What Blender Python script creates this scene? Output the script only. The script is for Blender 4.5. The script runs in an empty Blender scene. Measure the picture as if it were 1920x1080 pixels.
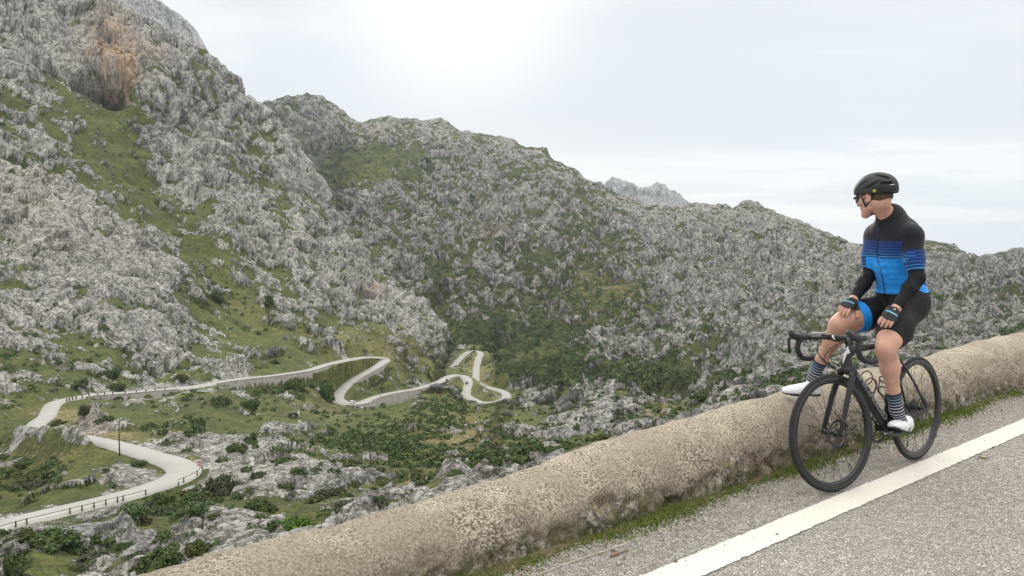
import bpy, bmesh, math, random
import numpy as np
from mathutils import Vector, Matrix

C = bpy.context.scene.collection
F = 1430.0
PITCH = math.radians(4.4)
CAMZ = 1.51
# ---------------- camera
cam = bpy.data.cameras.new('camera')
cam.lens = 36.0 * F / 1920.0
cam.sensor_width = 36.0
cam.clip_start = 0.05
cam.clip_end = 20000
camo = bpy.data.objects.new('camera', cam)
camo.location = (0, 0, CAMZ)
camo.rotation_euler = (math.pi / 2 - PITCH, 0, 0)
C.objects.link(camo)
bpy.context.scene.camera = camo
# ---------------- light and exposure
SUN_EL, SUN_AZ = math.radians(18), math.radians(-4)     # azimuth from +Y towards +X
vs = bpy.context.scene.view_settings
vs.view_transform = 'Standard'
vs.look = 'None'
vs.exposure = 0.12
vs.gamma = 1.0
try:
    vs.use_curve_mapping = False
except Exception:
    pass
sl = bpy.data.lights.new('sun', 'SUN')
sl.energy = 1.5
sl.angle = math.radians(20)
sl.color = (1.0, 0.95, 0.87)
so = bpy.data.objects.new('sun', sl)
sd = Vector((math.sin(SUN_AZ) * math.cos(SUN_EL), math.cos(SUN_AZ) * math.cos(SUN_EL), math.sin(SUN_EL)))
so.rotation_euler = sd.to_track_quat('Z', 'Y').to_euler()
C.objects.link(so)
W = bpy.data.worlds.new('World')
bpy.context.scene.world = W
W.use_nodes = True
nt = W.node_tree
nt.nodes.clear()


class NT:
    """small helper to write node trees briefly"""
    def __init__(s, tree):
        s.t = tree

    def n(s, typ, ins=None, **kw):
        nd = s.t.nodes.new(typ)
        for k, v in kw.items():
            setattr(nd, k, v)
        for k, v in (ins or {}).items():
            s.set(nd, k, v)
        return nd

    def set(s, nd, k, v):
        sock = nd.inputs[k]
        if isinstance(v, bpy.types.NodeSocket):
            s.t.links.new(v, sock)
        elif isinstance(v, bpy.types.Node):
            s.t.links.new(v.outputs[0], sock)
        else:
            if hasattr(sock, 'default_value'):
                try:
                    sock.default_value = v
                except Exception:
                    if isinstance(v, (tuple, list)) and len(v) == 3:
                        sock.default_value = (*v, 1.0)
                    else:
                        sock.default_value = (v, v, v)

    def math(s, op, a, b=0.0, clamp=False):
        nd = s.n('ShaderNodeMath', {0: a, 1: b}, operation=op)
        nd.use_clamp = clamp
        return nd.outputs[0]

    def mix(s, fac, a, b, mode='MIX'):
        nd = s.n('ShaderNodeMix', data_type='RGBA', blend_type=mode)
        s.set(nd, 0, fac)
        s.set(nd, 6, a if not (isinstance(a, tuple) and len(a) == 3) else (*a, 1))
        s.set(nd, 7, b if not (isinstance(b, tuple) and len(b) == 3) else (*b, 1))
        return nd.outputs[2]

    def ramp(s, fac, stops, interp='LINEAR'):
        nd = s.n('ShaderNodeValToRGB', {0: fac})
        cr = nd.color_ramp
        cr.interpolation = interp
        while len(cr.elements) < len(stops):
            cr.elements.new(0.5)
        for e, (p, c) in zip(cr.elements, stops):
            e.position = p
            e.color = c if len(c) == 4 else (*c, 1) if len(c) == 3 else (c[0], c[0], c[0], 1)
        return nd.outputs[0]

    def noise(s, vec, scale, detail=4, rough=0.55, dist=0.0, col=False):
        nd = s.n('ShaderNodeTexNoise', {'Scale': scale, 'Detail': detail, 'Roughness': rough, 'Distortion': dist})
        if vec is not None:
            s.set(nd, 'Vector', vec)
        return nd.outputs[1 if col else 0]

    def voro(s, vec, scale, feature='F1', rnd=1.0, out=0):
        nd = s.n('ShaderNodeTexVoronoi', {'Scale': scale, 'Randomness': rnd}, feature=feature)
        if vec is not None:
            s.set(nd, 'Vector', vec)
        return nd.outputs[out]

    def maprange(s, v, a, b, c=0.0, d=1.0, smooth=False):
        nd = s.n('ShaderNodeMapRange', {0: v, 1: a, 2: b, 3: c, 4: d})
        if smooth:
            nd.interpolation_type = 'SMOOTHSTEP'
        return nd.outputs[0]

    def mapping(s, vec, scale=(1, 1, 1), rot=(0, 0, 0), loc=(0, 0, 0)):
        return s.n('ShaderNodeMapping', {'Vector': vec, 'Scale': scale, 'Rotation': rot, 'Location': loc}).outputs[0]


t = NT(nt)
sky = t.n('ShaderNodeTexSky', sky_type='NISHITA')
sky.sun_disc = False
sky.sun_elevation = SUN_EL
sky.sun_rotation = SUN_AZ
sky.air_density = 1.0
sky.dust_density = 1.5
tc = t.n('ShaderNodeTexCoord')
D = tc.outputs['Generated']
sep = t.n('ShaderNodeSeparateXYZ', {0: D})
zc = t.math('ADD', t.math('MAXIMUM', sep.outputs[2], 0.0), 0.10)
cx = t.math('DIVIDE', sep.outputs[0], zc)
cy = t.math('DIVIDE', sep.outputs[1], zc)
cv = t.n('ShaderNodeCombineXYZ', {0: cx, 1: cy, 2: 0.0}).outputs[0]
cl1 = t.noise(t.mapping(cv, (0.35, 0.55, 1), (0, 0, 0.35), (3.1, 1.7, 0)), 1.0, 5, 0.5, 0.5)
cl2 = t.noise(t.mapping(cv, (0.9, 1.6, 1), (0, 0, 0.2), (7.3, 2.2, 0)), 1.0, 4, 0.5, 0.3)
clouds = t.mix(t.maprange(cl1, 0.42, 0.60, 0, 1, True), (7.1, 7.25, 7.45), (8.5, 8.5, 8.45))
clouds = t.mix(t.math('MULTIPLY', t.maprange(cl2, 0.52, 0.64, 0, 1, True), 0.55), clouds, (7.0, 7.2, 7.5))
# glow of the hidden sun through the cloud
dot = t.n('ShaderNodeVectorMath', {0: D, 1: tuple(sd)}, operation='DOT_PRODUCT').outputs['Value']
glow = t.math('POWER', t.math('MAXIMUM', dot, 0.0), 150.0)
clouds = t.mix(t.math('MULTIPLY', glow, 1.0, True), clouds, (12.5, 12.2, 11.6))
# thin blue gaps low on the right
lowm = t.math('MULTIPLY', t.maprange(sep.outputs[2], 0.12, -0.01, 0, 1, True), t.maprange(sep.outputs[0], 0.1, 0.55, 0, 1, True))
clfac = t.math('SUBTRACT', 1.0, t.math('MULTIPLY', lowm, t.maprange(cl2, 0.6, 0.42, 0.15, 0.62, True)))
blue = t.mix(0.75, sky, (6.6, 7.9, 9.1))
scol = t.mix(clfac, blue, clouds)
# cream band under the brighter cloud edge, low on the left
crm = t.math('MULTIPLY', t.maprange(sep.outputs[2], 0.16, 0.03, 0, 1, True), t.maprange(sep.outputs[0], 0.45, 0.0, 0, 1, True))
scol = t.mix(t.math('MULTIPLY', crm, 0.6), scol, (9.6, 9.4, 8.9))
# an overcast sky is brightest overhead
zen = t.maprange(sep.outputs[2], 0.30, 0.90, 1.0, 2.9)
scol = t.n('ShaderNodeVectorMath', {0: scol, 3: zen}, operation='SCALE').outputs[0]
scol = t.mix(t.maprange(sep.outputs[2], 0.3, 0.8), scol, t.mix(1.0, scol, (1.06, 1.0, 0.90), 'MULTIPLY'))
bg = t.n('ShaderNodeBackground', {0: scol, 1: 0.1})
t.n('ShaderNodeOutputWorld', {0: bg.outputs[0]})

# ---------------- geometry helpers
def ray(px, py):
    px = np.asarray(px, float); py = np.asarray(py, float)
    x = (px - 960) / F; u = (540 - py) / F
    return x, math.cos(PITCH) + u * math.sin(PITCH), -math.sin(PITCH) + u * math.cos(PITCH)

def P(px, py, Y):
    """point at forward distance Y seen in the direction (px, py) of the photograph"""
    x, y, z = ray(px, py)
    k = np.asarray(Y, float) / y
    return np.stack([x * k, y * k, z * k + CAMZ], -1)

def PV(px, py, Y):
    return Vector(P(px, py, Y).tolist())

def G(px, py, z=0.0):
    x, y, zz = ray(px, py)
    k = (z - CAMZ) / zz
    return Vector((float(x * k), float(y * k), z))

def tag(o, label=None, cat=None, group=None, kind=None):
    if label: o['label'] = label
    if cat: o['category'] = cat
    if group: o['group'] = group
    if kind: o['kind'] = kind
    return o

def link(name, me, mats=(), parent=None, smooth=False):
    o = bpy.data.objects.new(name, me)
    for m in (mats if isinstance(mats, (list, tuple)) else [mats]):
        if m is not None and m.name not in [x.name for x in me.materials if x]:
            me.materials.append(m)
    C.objects.link(o)
    if parent is not None:
        o.parent = parent
    if smooth:
        me.polygons.foreach_set('use_smooth', [True] * len(me.polygons))
    return o

def mesh_np(name, co, faces, smooth=True):
    """mesh from numpy arrays; faces (n,4) or (n,3)"""
    me = bpy.data.meshes.new(name)
    co = np.asarray(co, np.float32); faces = np.asarray(faces, np.int32)
    k = faces.shape[1]
    me.vertices.add(len(co)); me.vertices.foreach_set('co', co.ravel())
    me.loops.add(faces.size); me.loops.foreach_set('vertex_index', faces.ravel())
    me.polygons.add(len(faces))
    me.polygons.foreach_set('loop_start', np.arange(0, faces.size, k, dtype=np.int32))
    if smooth:
        me.polygons.foreach_set('use_smooth', np.ones(len(faces), bool))
    me.update(calc_edges=True)
    return me

def empty(name, loc=(0, 0, 0), rotz=0.0):
    o = bpy.data.objects.new(name, None)
    o.location = loc; o.rotation_euler = (0, 0, rotz)
    o.empty_display_size = 0.1
    C.objects.link(o)
    return o

def mat(name):
    m = bpy.data.materials.new(name)
    m.use_nodes = True
    m.node_tree.nodes.clear()
    tt = NT(m.node_tree)
    b = tt.n('ShaderNodeBsdfPrincipled')
    tt.n('ShaderNodeOutputMaterial', {0: b.outputs[0]})
    return m, tt, b

def simple(name, col, rough=0.5, metal=0.0, nscale=None, namp=0.15, bump=0.0, bscale=60, coat=0.0, spec=None):
    m, tt, b = mat(name)
    obj = tt.n('ShaderNodeTexCoord').outputs['Object']
    if nscale:
        nz = tt.noise(obj, nscale, 4)
        c = tt.mix(nz, tuple(v * (1 - namp) for v in col), tuple(min(1, v * (1 + namp)) for v in col))
        tt.set(b, 'Base Color', c)
    else:
        tt.set(b, 'Base Color', (*col, 1))
    tt.set(b, 'Roughness', rough); tt.set(b, 'Metallic', metal)
    if coat: tt.set(b, 'Coat Weight', coat)
    if spec is not None: tt.set(b, 'Specular IOR Level', spec)
    if bump:
        nb = tt.noise(obj, bscale, 5)
        bp = tt.n('ShaderNodeBump', {'Height': nb, 'Strength': bump, 'Distance': 0.01})
        tt.set(b, 'Normal', bp.outputs[0])
    return m

# ---------------- numpy noise
_rng = np.random.RandomState(7)
_perm = _rng.permutation(256).astype(np.int32)
_perm = np.concatenate([_perm, _perm, _perm])
_g = _rng.normal(size=(256, 3)).astype(np.float32)
_g /= np.linalg.norm(_g, axis=1)[:, None]
_cell = _rng.rand(256, 3).astype(np.float32)

def _hash(i, j, k):
    return _perm[_perm[_perm[i & 255] + (j & 255)] + (k & 255)]

def perlin(p):
    p = p.astype(np.float32)
    pi = np.floor(p).astype(np.int32); f = p - pi
    u = f * f * f * (f * (f * 6 - 15) + 10)
    out = 0
    for dx in (0, 1):
        wx = u[:, 0] if dx else 1 - u[:, 0]
        for dy in (0, 1):
            wy = u[:, 1] if dy else 1 - u[:, 1]
            for dz in (0, 1):
                wz = u[:, 2] if dz else 1 - u[:, 2]
                g = _g[_hash(pi[:, 0] + dx, pi[:, 1] + dy, pi[:, 2] + dz)]
                out = out + wx * wy * wz * (g[:, 0] * (f[:, 0] - dx) + g[:, 1] * (f[:, 1] - dy) + g[:, 2] * (f[:, 2] - dz))
    return out * 1.5

def fbm(p, oct=4, gain=0.5, lac=2.03):
    a, s = 1.0, 0
    for o in range(oct):
        s = s + a * perlin(p + 17.3 * o); p = p * lac; a *= gain
    return s

def ridged(p, oct=3, gain=0.5):
    a, s = 1.0, 0
    for o in range(oct):
        s = s + a * (1 - 2.2 * np.abs(perlin(p + 31.7 * o))); p = p * 2.1; a *= gain
    return s

def worley(p):
    """F1, F2 distances and a random value of the nearest cell"""
    p = p.astype(np.float32)
    pi = np.floor(p).astype(np.int32)
    f1 = np.full(len(p), 9.0, np.float32); f2 = f1.copy(); cid = np.zeros(len(p), np.float32)
    for dx in (-1, 0, 1):
        for dy in (-1, 0, 1):
            for dz in (-1, 0, 1):
                c = pi + np.array([dx, dy, dz], np.int32)
                h = _hash(c[:, 0], c[:, 1], c[:, 2])
                q = c + _cell[h]
                d = ((q - p) ** 2).sum(1)
                near = d < f1
                f2 = np.where(near, f1, np.minimum(f2, d))
                f1 = np.where(near, d, f1)
                cid = np.where(near, h / 255.0, cid)
    return np.sqrt(f1), np.sqrt(f2), cid

def facets(p):
    """broken plates: F1, F2, stepped and tilted height, value of the plate"""
    p = p.astype(np.float32)
    pi = np.floor(p).astype(np.int32)
    f1 = np.full(len(p), 9.0, np.float32); f2 = f1.copy(); hh = np.zeros(len(p), np.int32); dl = np.zeros_like(p)
    for dx in (-1, 0, 1):
        for dy in (-1, 0, 1):
            for dz in (-1, 0, 1):
                c = pi + np.array([dx, dy, dz], np.int32)
                h = _hash(c[:, 0], c[:, 1], c[:, 2])
                q = p - (c + _cell[h])
                d = (q ** 2).sum(1)
                near = d < f1
                f2 = np.where(near, f1, np.minimum(f2, d))
                f1 = np.where(near, d, f1)
                hh = np.where(near, h, hh)
                dl[near] = q[near]
    c = hh / 255.0
    return np.sqrt(f1), np.sqrt(f2), (c - 0.5) + 0.95 * (dl * _g[(hh * 7 + 13) & 255]).sum(1), c

def smooth01(x):
    x = np.clip(x, 0, 1)
    return x * x * (3 - 2 * x)

# =============================================================== road, line, parapet, verge
WD = Vector((1, 0.785, 0)).normalized()             # along the parapet
WN = Vector((-WD.y, WD.x, 0))                       # towards the valley
W0 = Vector((0.0, 3.335, 0))                        # foot of the parapet
WO = 0.0
def wxy(s, n):
    """s metres along the parapet, n metres towards the valley -> x, y"""
    return (W0.x + WD.x * s + WN.x * n, W0.y + WD.y * s + WN.y * n)

def asphalt():
    m, t, b = mat('asphalt_road')
    pos = t.n('ShaderNodeTexCoord').outputs['Object']
    v = t.voro(pos, 84, 'F1', out='Color')
    vd = t.voro(pos, 84, 'F1')
    ve = t.voro(pos, 84, 'DISTANCE_TO_EDGE')
    grey = t.n('ShaderNodeSeparateColor', {0: v}).outputs[0]
    n0 = t.noise(pos, 0.8, 5, 0.6)
    n1 = t.noise(pos, 14, 5, 0.7)
    n2 = t.noise(pos, 240, 3, 0.6)
    c = t.ramp(grey, [(0.0, (0.29, 0.272, 0.25)), (0.35, (0.46, 0.436, 0.40)), (0.7, (0.58, 0.555, 0.51)), (1.0, (0.72, 0.69, 0.64))])
    # binder shows in the gaps between the stones
    gap = t.math('ADD', ve, t.math('MULTIPLY', t.math('SUBTRACT', n1, 0.5), 0.0016 * 60))
    c = t.mix(t.maprange(gap, 0.02, 0.11, 0.9, 0), c, (0.065, 0.055, 0.045))
    c = t.mix(t.maprange(n1, 0.52, 0.62, 0, 0.35), c, (0.14, 0.125, 0.11))
    c = t.mix(t.maprange(n0, 0.3, 0.75, 0.0, 0.25), c, (0.46, 0.44, 0.40))
    # browner dust along the foot of the parapet
    mp = t.n('ShaderNodeSeparateXYZ', {0: pos})
    sn = t.math('ADD', t.math('MULTIPLY', mp.outputs[0], WN.x), t.math('MULTIPLY', mp.outputs[1], WN.y))
    off = W0.x * WN.x + W0.y * WN.y
    e = t.maprange(sn, off - 0.75, off - 0.02, 0, 0.55)
    c = t.mix(t.math('MULTIPLY', e, t.maprange(n1, 0.35, 0.65)), c, (0.17, 0.13, 0.09))
    t.set(b, 'Base Color', c); t.set(b, 'Roughness', 0.9); t.set(b, 'Specular IOR Level', 0.25)
    h = t.math('ADD', t.math('MULTIPLY', t.maprange(ve, 0, 0.25), 1.0), t.math('MULTIPLY', t.math('ADD', grey, n1), 0.9))
    bp = t.n('ShaderNodeBump', {'Height': h, 'Strength': 0.9, 'Distance': 0.006})
    t.set(b, 'Normal', bp.outputs[0])
    return m

def line_mat():
    m, t, b = mat('road_paint')
    pos = t.n('ShaderNodeTexCoord').outputs['Object']
    n1 = t.noise(pos, 26, 5, 0.65); n2 = t.noise(pos, 3.0, 4); ve = t.voro(pos, 84, 'DISTANCE_TO_EDGE')
    c = t.mix(n2, (0.62, 0.60, 0.54), (0.72, 0.70, 0.64))
    c = t.mix(t.maprange(n1, 0.60, 0.70, 0, 0.5), c, (0.50, 0.46, 0.38))
    ckv = t.voro(t.n('ShaderNodeVectorMath', {0: pos, 1: t.noise(pos, 6, 3, col=True)}, operation='ADD').outputs[0], 1.7, 'DISTANCE_TO_EDGE')
    ck = t.math('MULTIPLY', t.maprange(ckv, 0.0, 0.008, 1, 0), t.maprange(n2, 0.5, 0.6))
    c = t.mix(t.math('MULTIPLY', ck, 0.5), c, (0.35, 0.31, 0.25))
    t.set(b, 'Base Color', c); t.set(b, 'Roughness', 0.75)
    bp = t.n('ShaderNodeBump', {'Height': t.math('ADD', n1, t.maprange(ve, 0, 0.2)), 'Strength': 0.45, 'Distance': 0.004})
    t.set(b, 'Normal', bp.outputs[0])
    return m

def strip(name, n0, n1, s0, s1, z, m, ns=2, nn=2, kind='structure', wob=0.0, wlen=0.05):
    ss = np.linspace(s0, s1, ns); tt = np.linspace(0, 1, nn)
    rng = np.random.RandomState(3)
    co = []
    S = np.stack([ss * 9, ss * 0 + 1, ss * 0], -1)
    e0 = (perlin(S / 0.35) + perlin(S * 2.4)) * wob; e1 = (perlin(S / 0.35 + 50) + perlin(S * 2.4 + 9)) * wob
    for j in range(nn):
        a = n0 + e0 if j == 0 else n0
        b_ = n1 + e1 if j == nn - 1 else n1
        n = a * (1 - tt[j]) + b_ * tt[j]
        co.append(np.stack([W0.x + WD.x * ss + WN.x * n, W0.y + WD.y * ss + WN.y * n, np.full_like(ss, z)], -1))
    co = np.array(co)
    idx = np.arange(nn * ns).reshape(nn, ns)
    fc = np.stack([idx[:-1, :-1], idx[:-1, 1:], idx[1:, 1:], idx[1:, :-1]], -1).reshape(-1, 4)
    return tag(link(name, mesh_np(name, co.reshape(-1, 3), fc, False), m), kind=kind)

strip('road', -11.0, 0.30, -14, 90, 0.0, asphalt())
# the white edge line: pixel-measured offsets
_ga, _gb = G(1215, 1078), G(1330, 1078)
na = (_ga - W0).dot(WN); nb = (_gb - W0).dot(WN)
_gc, _gd = G(1920, 785), G(1920, 812)
na2 = (_gc - W0).dot(WN); nb2 = (_gd - W0).dot(WN)
print('LINE offsets', na, nb, na2, nb2)
strip('edge_line', (nb + nb2) / 2, (na + na2) / 2, -14, 90, 0.005, line_mat(), ns=9000, nn=2, wob=0.006)

# ---- parapet: low rounded rubble wall under a crust of mortar
def parapet_mat():
    m, t, b = mat('parapet_mortar')
    pos = t.n('ShaderNodeTexCoord').outputs['Object']
    at = t.n('ShaderNodeAttribute', attribute_name='stone').outputs['Fac']
    sz = t.n('ShaderNodeSeparateXYZ', {0: pos}).outputs[2]
    n1 = t.noise(pos, 2.2, 5, 0.6); n2 = t.noise(pos, 75, 5, 0.75); n3 = t.noise(pos, 110, 4, 0.7); n4 = t.noise(pos, 9, 5, 0.65)
    c = t.ramp(n3, [(0.30, (0.13, 0.105, 0.08)), (0.44, (0.36, 0.31, 0.25)), (0.57, (0.58, 0.515, 0.42)), (0.8, (0.76, 0.69, 0.58))])
    # pits and dark grit of the cast mortar, denser below the crown
    pit = t.math('ADD', n2, t.math('MULTIPLY', t.maprange(sz, 0.40, 0.12), 0.055))
    pit = t.math('ADD', pit, t.math('MULTIPLY', t.math('SUBTRACT', n4, 0.5), 0.22))
    c = t.mix(t.maprange(pit, 0.525, 0.585, 0, 0.9), c, (0.075, 0.058, 0.042))
    lich = t.maprange(n1, 0.42, 0.58, 0, 0.62)
    c = t.mix(lich, c, t.mix(n4, (0.20, 0.165, 0.13), (0.35, 0.305, 0.25)))
    # exposed limestone low down
    sc = t.ramp(t.noise(pos, 34, 6, 0.75), [(0.32, (0.055, 0.05, 0.042)), (0.48, (0.26, 0.24, 0.205)), (0.62, (0.52, 0.49, 0.43))])
    wp = t.n('ShaderNodeVectorMath', {0: pos, 1: t.n('ShaderNodeVectorMath', {0: t.noise(pos, 16, 4, 0.7, col=True), 3: 0.09}, operation='SCALE').outputs[0]}, operation='ADD').outputs[0]
    sck = t.voro(wp, 11, 'DISTANCE_TO_EDGE')
    sc = t.mix(t.maprange(sck, 0.0, 0.09, 0.9, 0), sc, (0.045, 0.035, 0.025))
    sc = t.mix(t.maprange(n4, 0.5, 0.62, 0, 0.6), sc, (0.36, 0.26, 0.13))
    c = t.mix(t.maprange(t.math('ADD', at, t.math('MULTIPLY', t.math('SUBTRACT', n4, 0.5), 2.0)), 0.40, 0.56), c, sc)
    moss = t.math('MULTIPLY', t.maprange(sz, 0.13, 0.03), t.maprange(n4, 0.42, 0.56))
    c = t.mix(t.math('MULTIPLY', moss, 0.85), c, (0.06, 0.075, 0.022))
    damp = t.math('MULTIPLY', t.maprange(sz, 0.22, 0.05), t.maprange(n1, 0.4, 0.6))
    c = t.mix(t.math('MULTIPLY', damp, 0.25), c, (0.11, 0.085, 0.055))
    t.set(b, 'Base Color', c); t.set(b, 'Roughness', 0.93); t.set(b, 'Specular IOR Level', 0.15)
    h = t.math('ADD', t.math('MULTIPLY', n2, -1.0), t.math('MULTIPLY', n3, 0.6))
    h = t.math('ADD', h, t.math('MULTIPLY', t.maprange(sck, 0, 0.12), t.math('MULTIPLY', at, 0.8)))
    bp = t.n('ShaderNodeBump', {'Height': h, 'Strength': 0.8, 'Distance': 0.012})
    t.set(b, 'Normal', bp.outputs[0])
    return m

def wall_h(s):
    return np.interp(s, [-3, -0.8, 0.3, 2.2, 6, 12], [0.20, 0.235, 0.262, 0.375, 0.415, 0.43])

def build_parapet():
    sa = np.concatenate([np.arange(-8, -2.2, 0.05), np.arange(-2.2, 7.5, 0.0125), np.arange(7.5, 30, 0.06)])
    # cross-section, from the road foot over the crown to the valley foot
    a = np.linspace(0, 1, 64)
    th = math.pi * a
    Wd = 0.56
    ex = 0.62
    cx_ = np.sign(np.cos(th)) * np.abs(np.cos(th)) ** ex
    cn = Wd / 2 - Wd / 2 * cx_                        # 0 .. Wd
    cz = np.abs(np.sin(th)) ** 0.78
    S, A = np.meshgrid(sa, np.arange(64), indexing='ij')
    H = wall_h(S)
    n = cn[A] * 1.0; z = cz[A] * H
    # batter on the road side
    n = n + 0.05 * (z / H) * (n < Wd / 2)
    x = W0.x + WD.x * S + WN.x * n; y = W0.y + WD.y * S + WN.y * n
    co = np.stack([x, y, z], -1)
    p = co.reshape(-1, 3)
    # outward normal in the section plane
    dn = np.gradient(np.stack([n, z], -1), axis=1)
    L = np.linalg.norm(dn, axis=-1)[..., None] + 1e-9
    nr = np.stack([-dn[..., 1], dn[..., 0]], -1) / L
    lump = fbm(p / 0.55, 4) * 0.024 + perlin(p / 1.6 + 7) * 0.026
    gr = fbm(p / 0.045 + 3, 2) * 0.0032
    f1, f2, cid = worley(p / np.array([0.17, 0.17, 0.12]) + np.stack([fbm(p / 0.11, 3), fbm(p / 0.11 + 9, 3), fbm(p / 0.11 + 19, 3)], -1) * 0.4)
    zz = p[:, 2] / H.ravel()
    low = smooth01((0.50 - zz + 0.35 * perlin(p / 0.5 + 20)) / 0.22)
    stone = low * smooth01((cid - 0.30) * 5) * smooth01((f2 - f1) * 6)
    d = lump + gr + low * (-0.022 + 0.026 * (f2 - f1) ** 0.5 * (0.4 + cid)) - low * 0.02 * np.exp(-(f2 - f1) * 12)
    # spalled hollows
    d -= 0.018 * smooth01((perlin(p / 0.16 + 31) - 0.22) * 6) * smooth01((0.75 - zz) * 4)
    d = d.reshape(S.shape)
    edge = np.clip(z / 0.03, 0.2, 1)
    d = d * edge
    n2 = n + nr[..., 0] * d * -1.0 * -1.0; z2 = z + nr[..., 1] * d
    z2[:, 0] = -0.03; z2[:, -1] = -0.9
    x = W0.x + WD.x * S + WN.x * n2; y = W0.y + WD.y * S + WN.y * n2
    co = np.stack([x, y, z2], -1)
    ns, nn = S.shape
    idx = np.arange(ns * nn).reshape(ns, nn)
    fc = np.stack([idx[:-1, :-1], idx[1:, :-1], idx[1:, 1:], idx[:-1, 1:]], -1).reshape(-1, 4)
    me = mesh_np('parapet_wall', co.reshape(-1, 3), fc)
    at = me.attributes.new('stone', 'FLOAT', 'POINT')
    at.data.foreach_set('value', stone.astype(np.float32))
    o = link('parapet_wall', me, parapet_mat())
    return tag(o, 'low rounded rubble wall with tan mortar crust along the road edge', 'wall')
build_parapet()

# ---- moss and grass in the joint between the wall and the road
def grass_mat(name, a, b_):
    m, t, b = mat(name)
    g = t.n('ShaderNodeNewGeometry')
    rnd = g.outputs['Random Per Island']
    n = t.noise(g.outputs['Position'], 3.0, 3)
    c = t.mix(t.math('MULTIPLY', t.math('ADD', rnd, n), 0.5), a, b_)
    t.set(b, 'Base Color', c); t.set(b, 'Roughness', 0.7); t.set(b, 'Specular IOR Level', 0.2)
    t.set(b, 'Subsurface Weight', 0.0)
    return m

def joint_grass():
    rng = np.random.RandomState(11)
    co, fc = [], []
    N = 42000
    s = rng.uniform(-2.5, 14, N)
    S = np.stack([s, s * 0, s * 0], -1)
    dens = 0.5 + 0.9 * perlin(S / 0.7 + 4) + 0.5 * perlin(S / 0.22 + 14)
    # fuller where the photograph has it
    dens += 0.5 * np.exp(-((s - 0.75) / 0.45) ** 2) + 0.45 * np.exp(-((s - 4.2) / 1.0) ** 2) + 0.25 * np.exp(-((s - 2.0) / 0.5) ** 2) + 0.3
    width = 0.025 + 0.06 * np.clip(dens, 0, 1.3)
    off = -np.abs(rng.normal(0, 1, N)) * width * 0.75 + 0.03
    keep = rng.rand(N) < np.clip(dens, 0.08, 1)
    s, off, dens = s[keep], off[keep], dens[keep]
    N = len(s)
    hgt = rng.uniform(0.005, 0.017, N) * (0.5 + np.clip(dens, 0, 1.5))
    ang = rng.uniform(0, 6.28, N); w = rng.uniform(0.002, 0.0045, N) * 1.2
    x = W0.x + WD.x * s + WN.x * off; y = W0.y + WD.y * s + WN.y * off
    lean = rng.normal(0, 0.6, (N, 2)) * hgt[:, None]
    a = np.stack([x - np.cos(ang) * w, y - np.sin(ang) * w, x * 0 - 0.002], -1)
    b_ = np.stack([x + np.cos(ang) * w, y + np.sin(ang) * w, x * 0 - 0.002], -1)
    c = np.stack([x + lean[:, 0], y + lean[:, 1], hgt], -1)
    V = np.stack([a, b_, c], 1).reshape(-1, 3)
    Fc = np.arange(N * 3).reshape(-1, 3)
    me = mesh_np('verge_grass', V, Fc, False)
    tag(link('verge_grass', me, grass_mat('verge_green', (0.045, 0.075, 0.012), (0.17, 0.25, 0.035))), 'short moss and grass growing at the foot of the wall', 'grass', kind='stuff')
    # a mossy soil fillet under it
    sa = np.arange(-2.5, 16, 0.03)
    S = np.stack([sa, sa * 0, sa * 0], -1)
    w1 = 0.02 + 0.055 * np.clip(0.5 + 0.9 * perlin(S / 0.7 + 4) + 0.7 * perlin(S / 0.12), 0.05, 1.4)
    rows = []
    for k, f in enumerate([1.0, 0.7, 0.4, 0.0]):
        n = -w1 * f + 0.03 * (k == 3)
        zt = 0.003 + 0.009 * (1 - f) + 0.006 * perlin(S / 0.08 + k * 7) * (k > 0)
        rows.append(np.stack([W0.x + WD.x * sa + WN.x * n, W0.y + WD.y * sa + WN.y * n, zt], -1))
    rows = np.array(rows); nn, ns = rows.shape[:2]
    idx = np.arange(nn * ns).reshape(nn, ns)
    f = np.stack([idx[:-1, :-1], idx[:-1, 1:], idx[1:, 1:], idx[1:, :-1]], -1).reshape(-1, 4)
    m, t, b = mat('mossy_soil')
    pos = t.n('ShaderNodeTexCoord').outputs['Object']
    n1 = t.noise(pos, 60, 5, 0.7); n2 = t.noise(pos, 4, 4)
    c = t.mix(t.maprange(n2, 0.4, 0.6), t.mix(n1, (0.035, 0.045, 0.012), (0.11, 0.12, 0.03)), t.mix(n1, (0.08, 0.055, 0.03), (0.22, 0.17, 0.11)))
    t.set(b, 'Base Color', c); t.set(b, 'Roughness', 0.95)
    t.set(b, 'Normal', t.n('ShaderNodeBump', {'Height': n1, 'Strength': 1, 'Distance': 0.01}).outputs[0])
    tag(link('verge_soil', mesh_np('verge_soil', rows.reshape(-1, 3), f), m), 'damp mossy soil lying in the corner between wall and road', 'soil', kind='stuff')
joint_grass()

# ---- sticks, dry stems and crumbs lying on the road
def tube(name, pts, rad, m, parent=None, sides=6, caps=True):
    me = tube_mesh(name, pts, rad, sides, caps)
    return link(name, me, m, parent, True)

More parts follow.
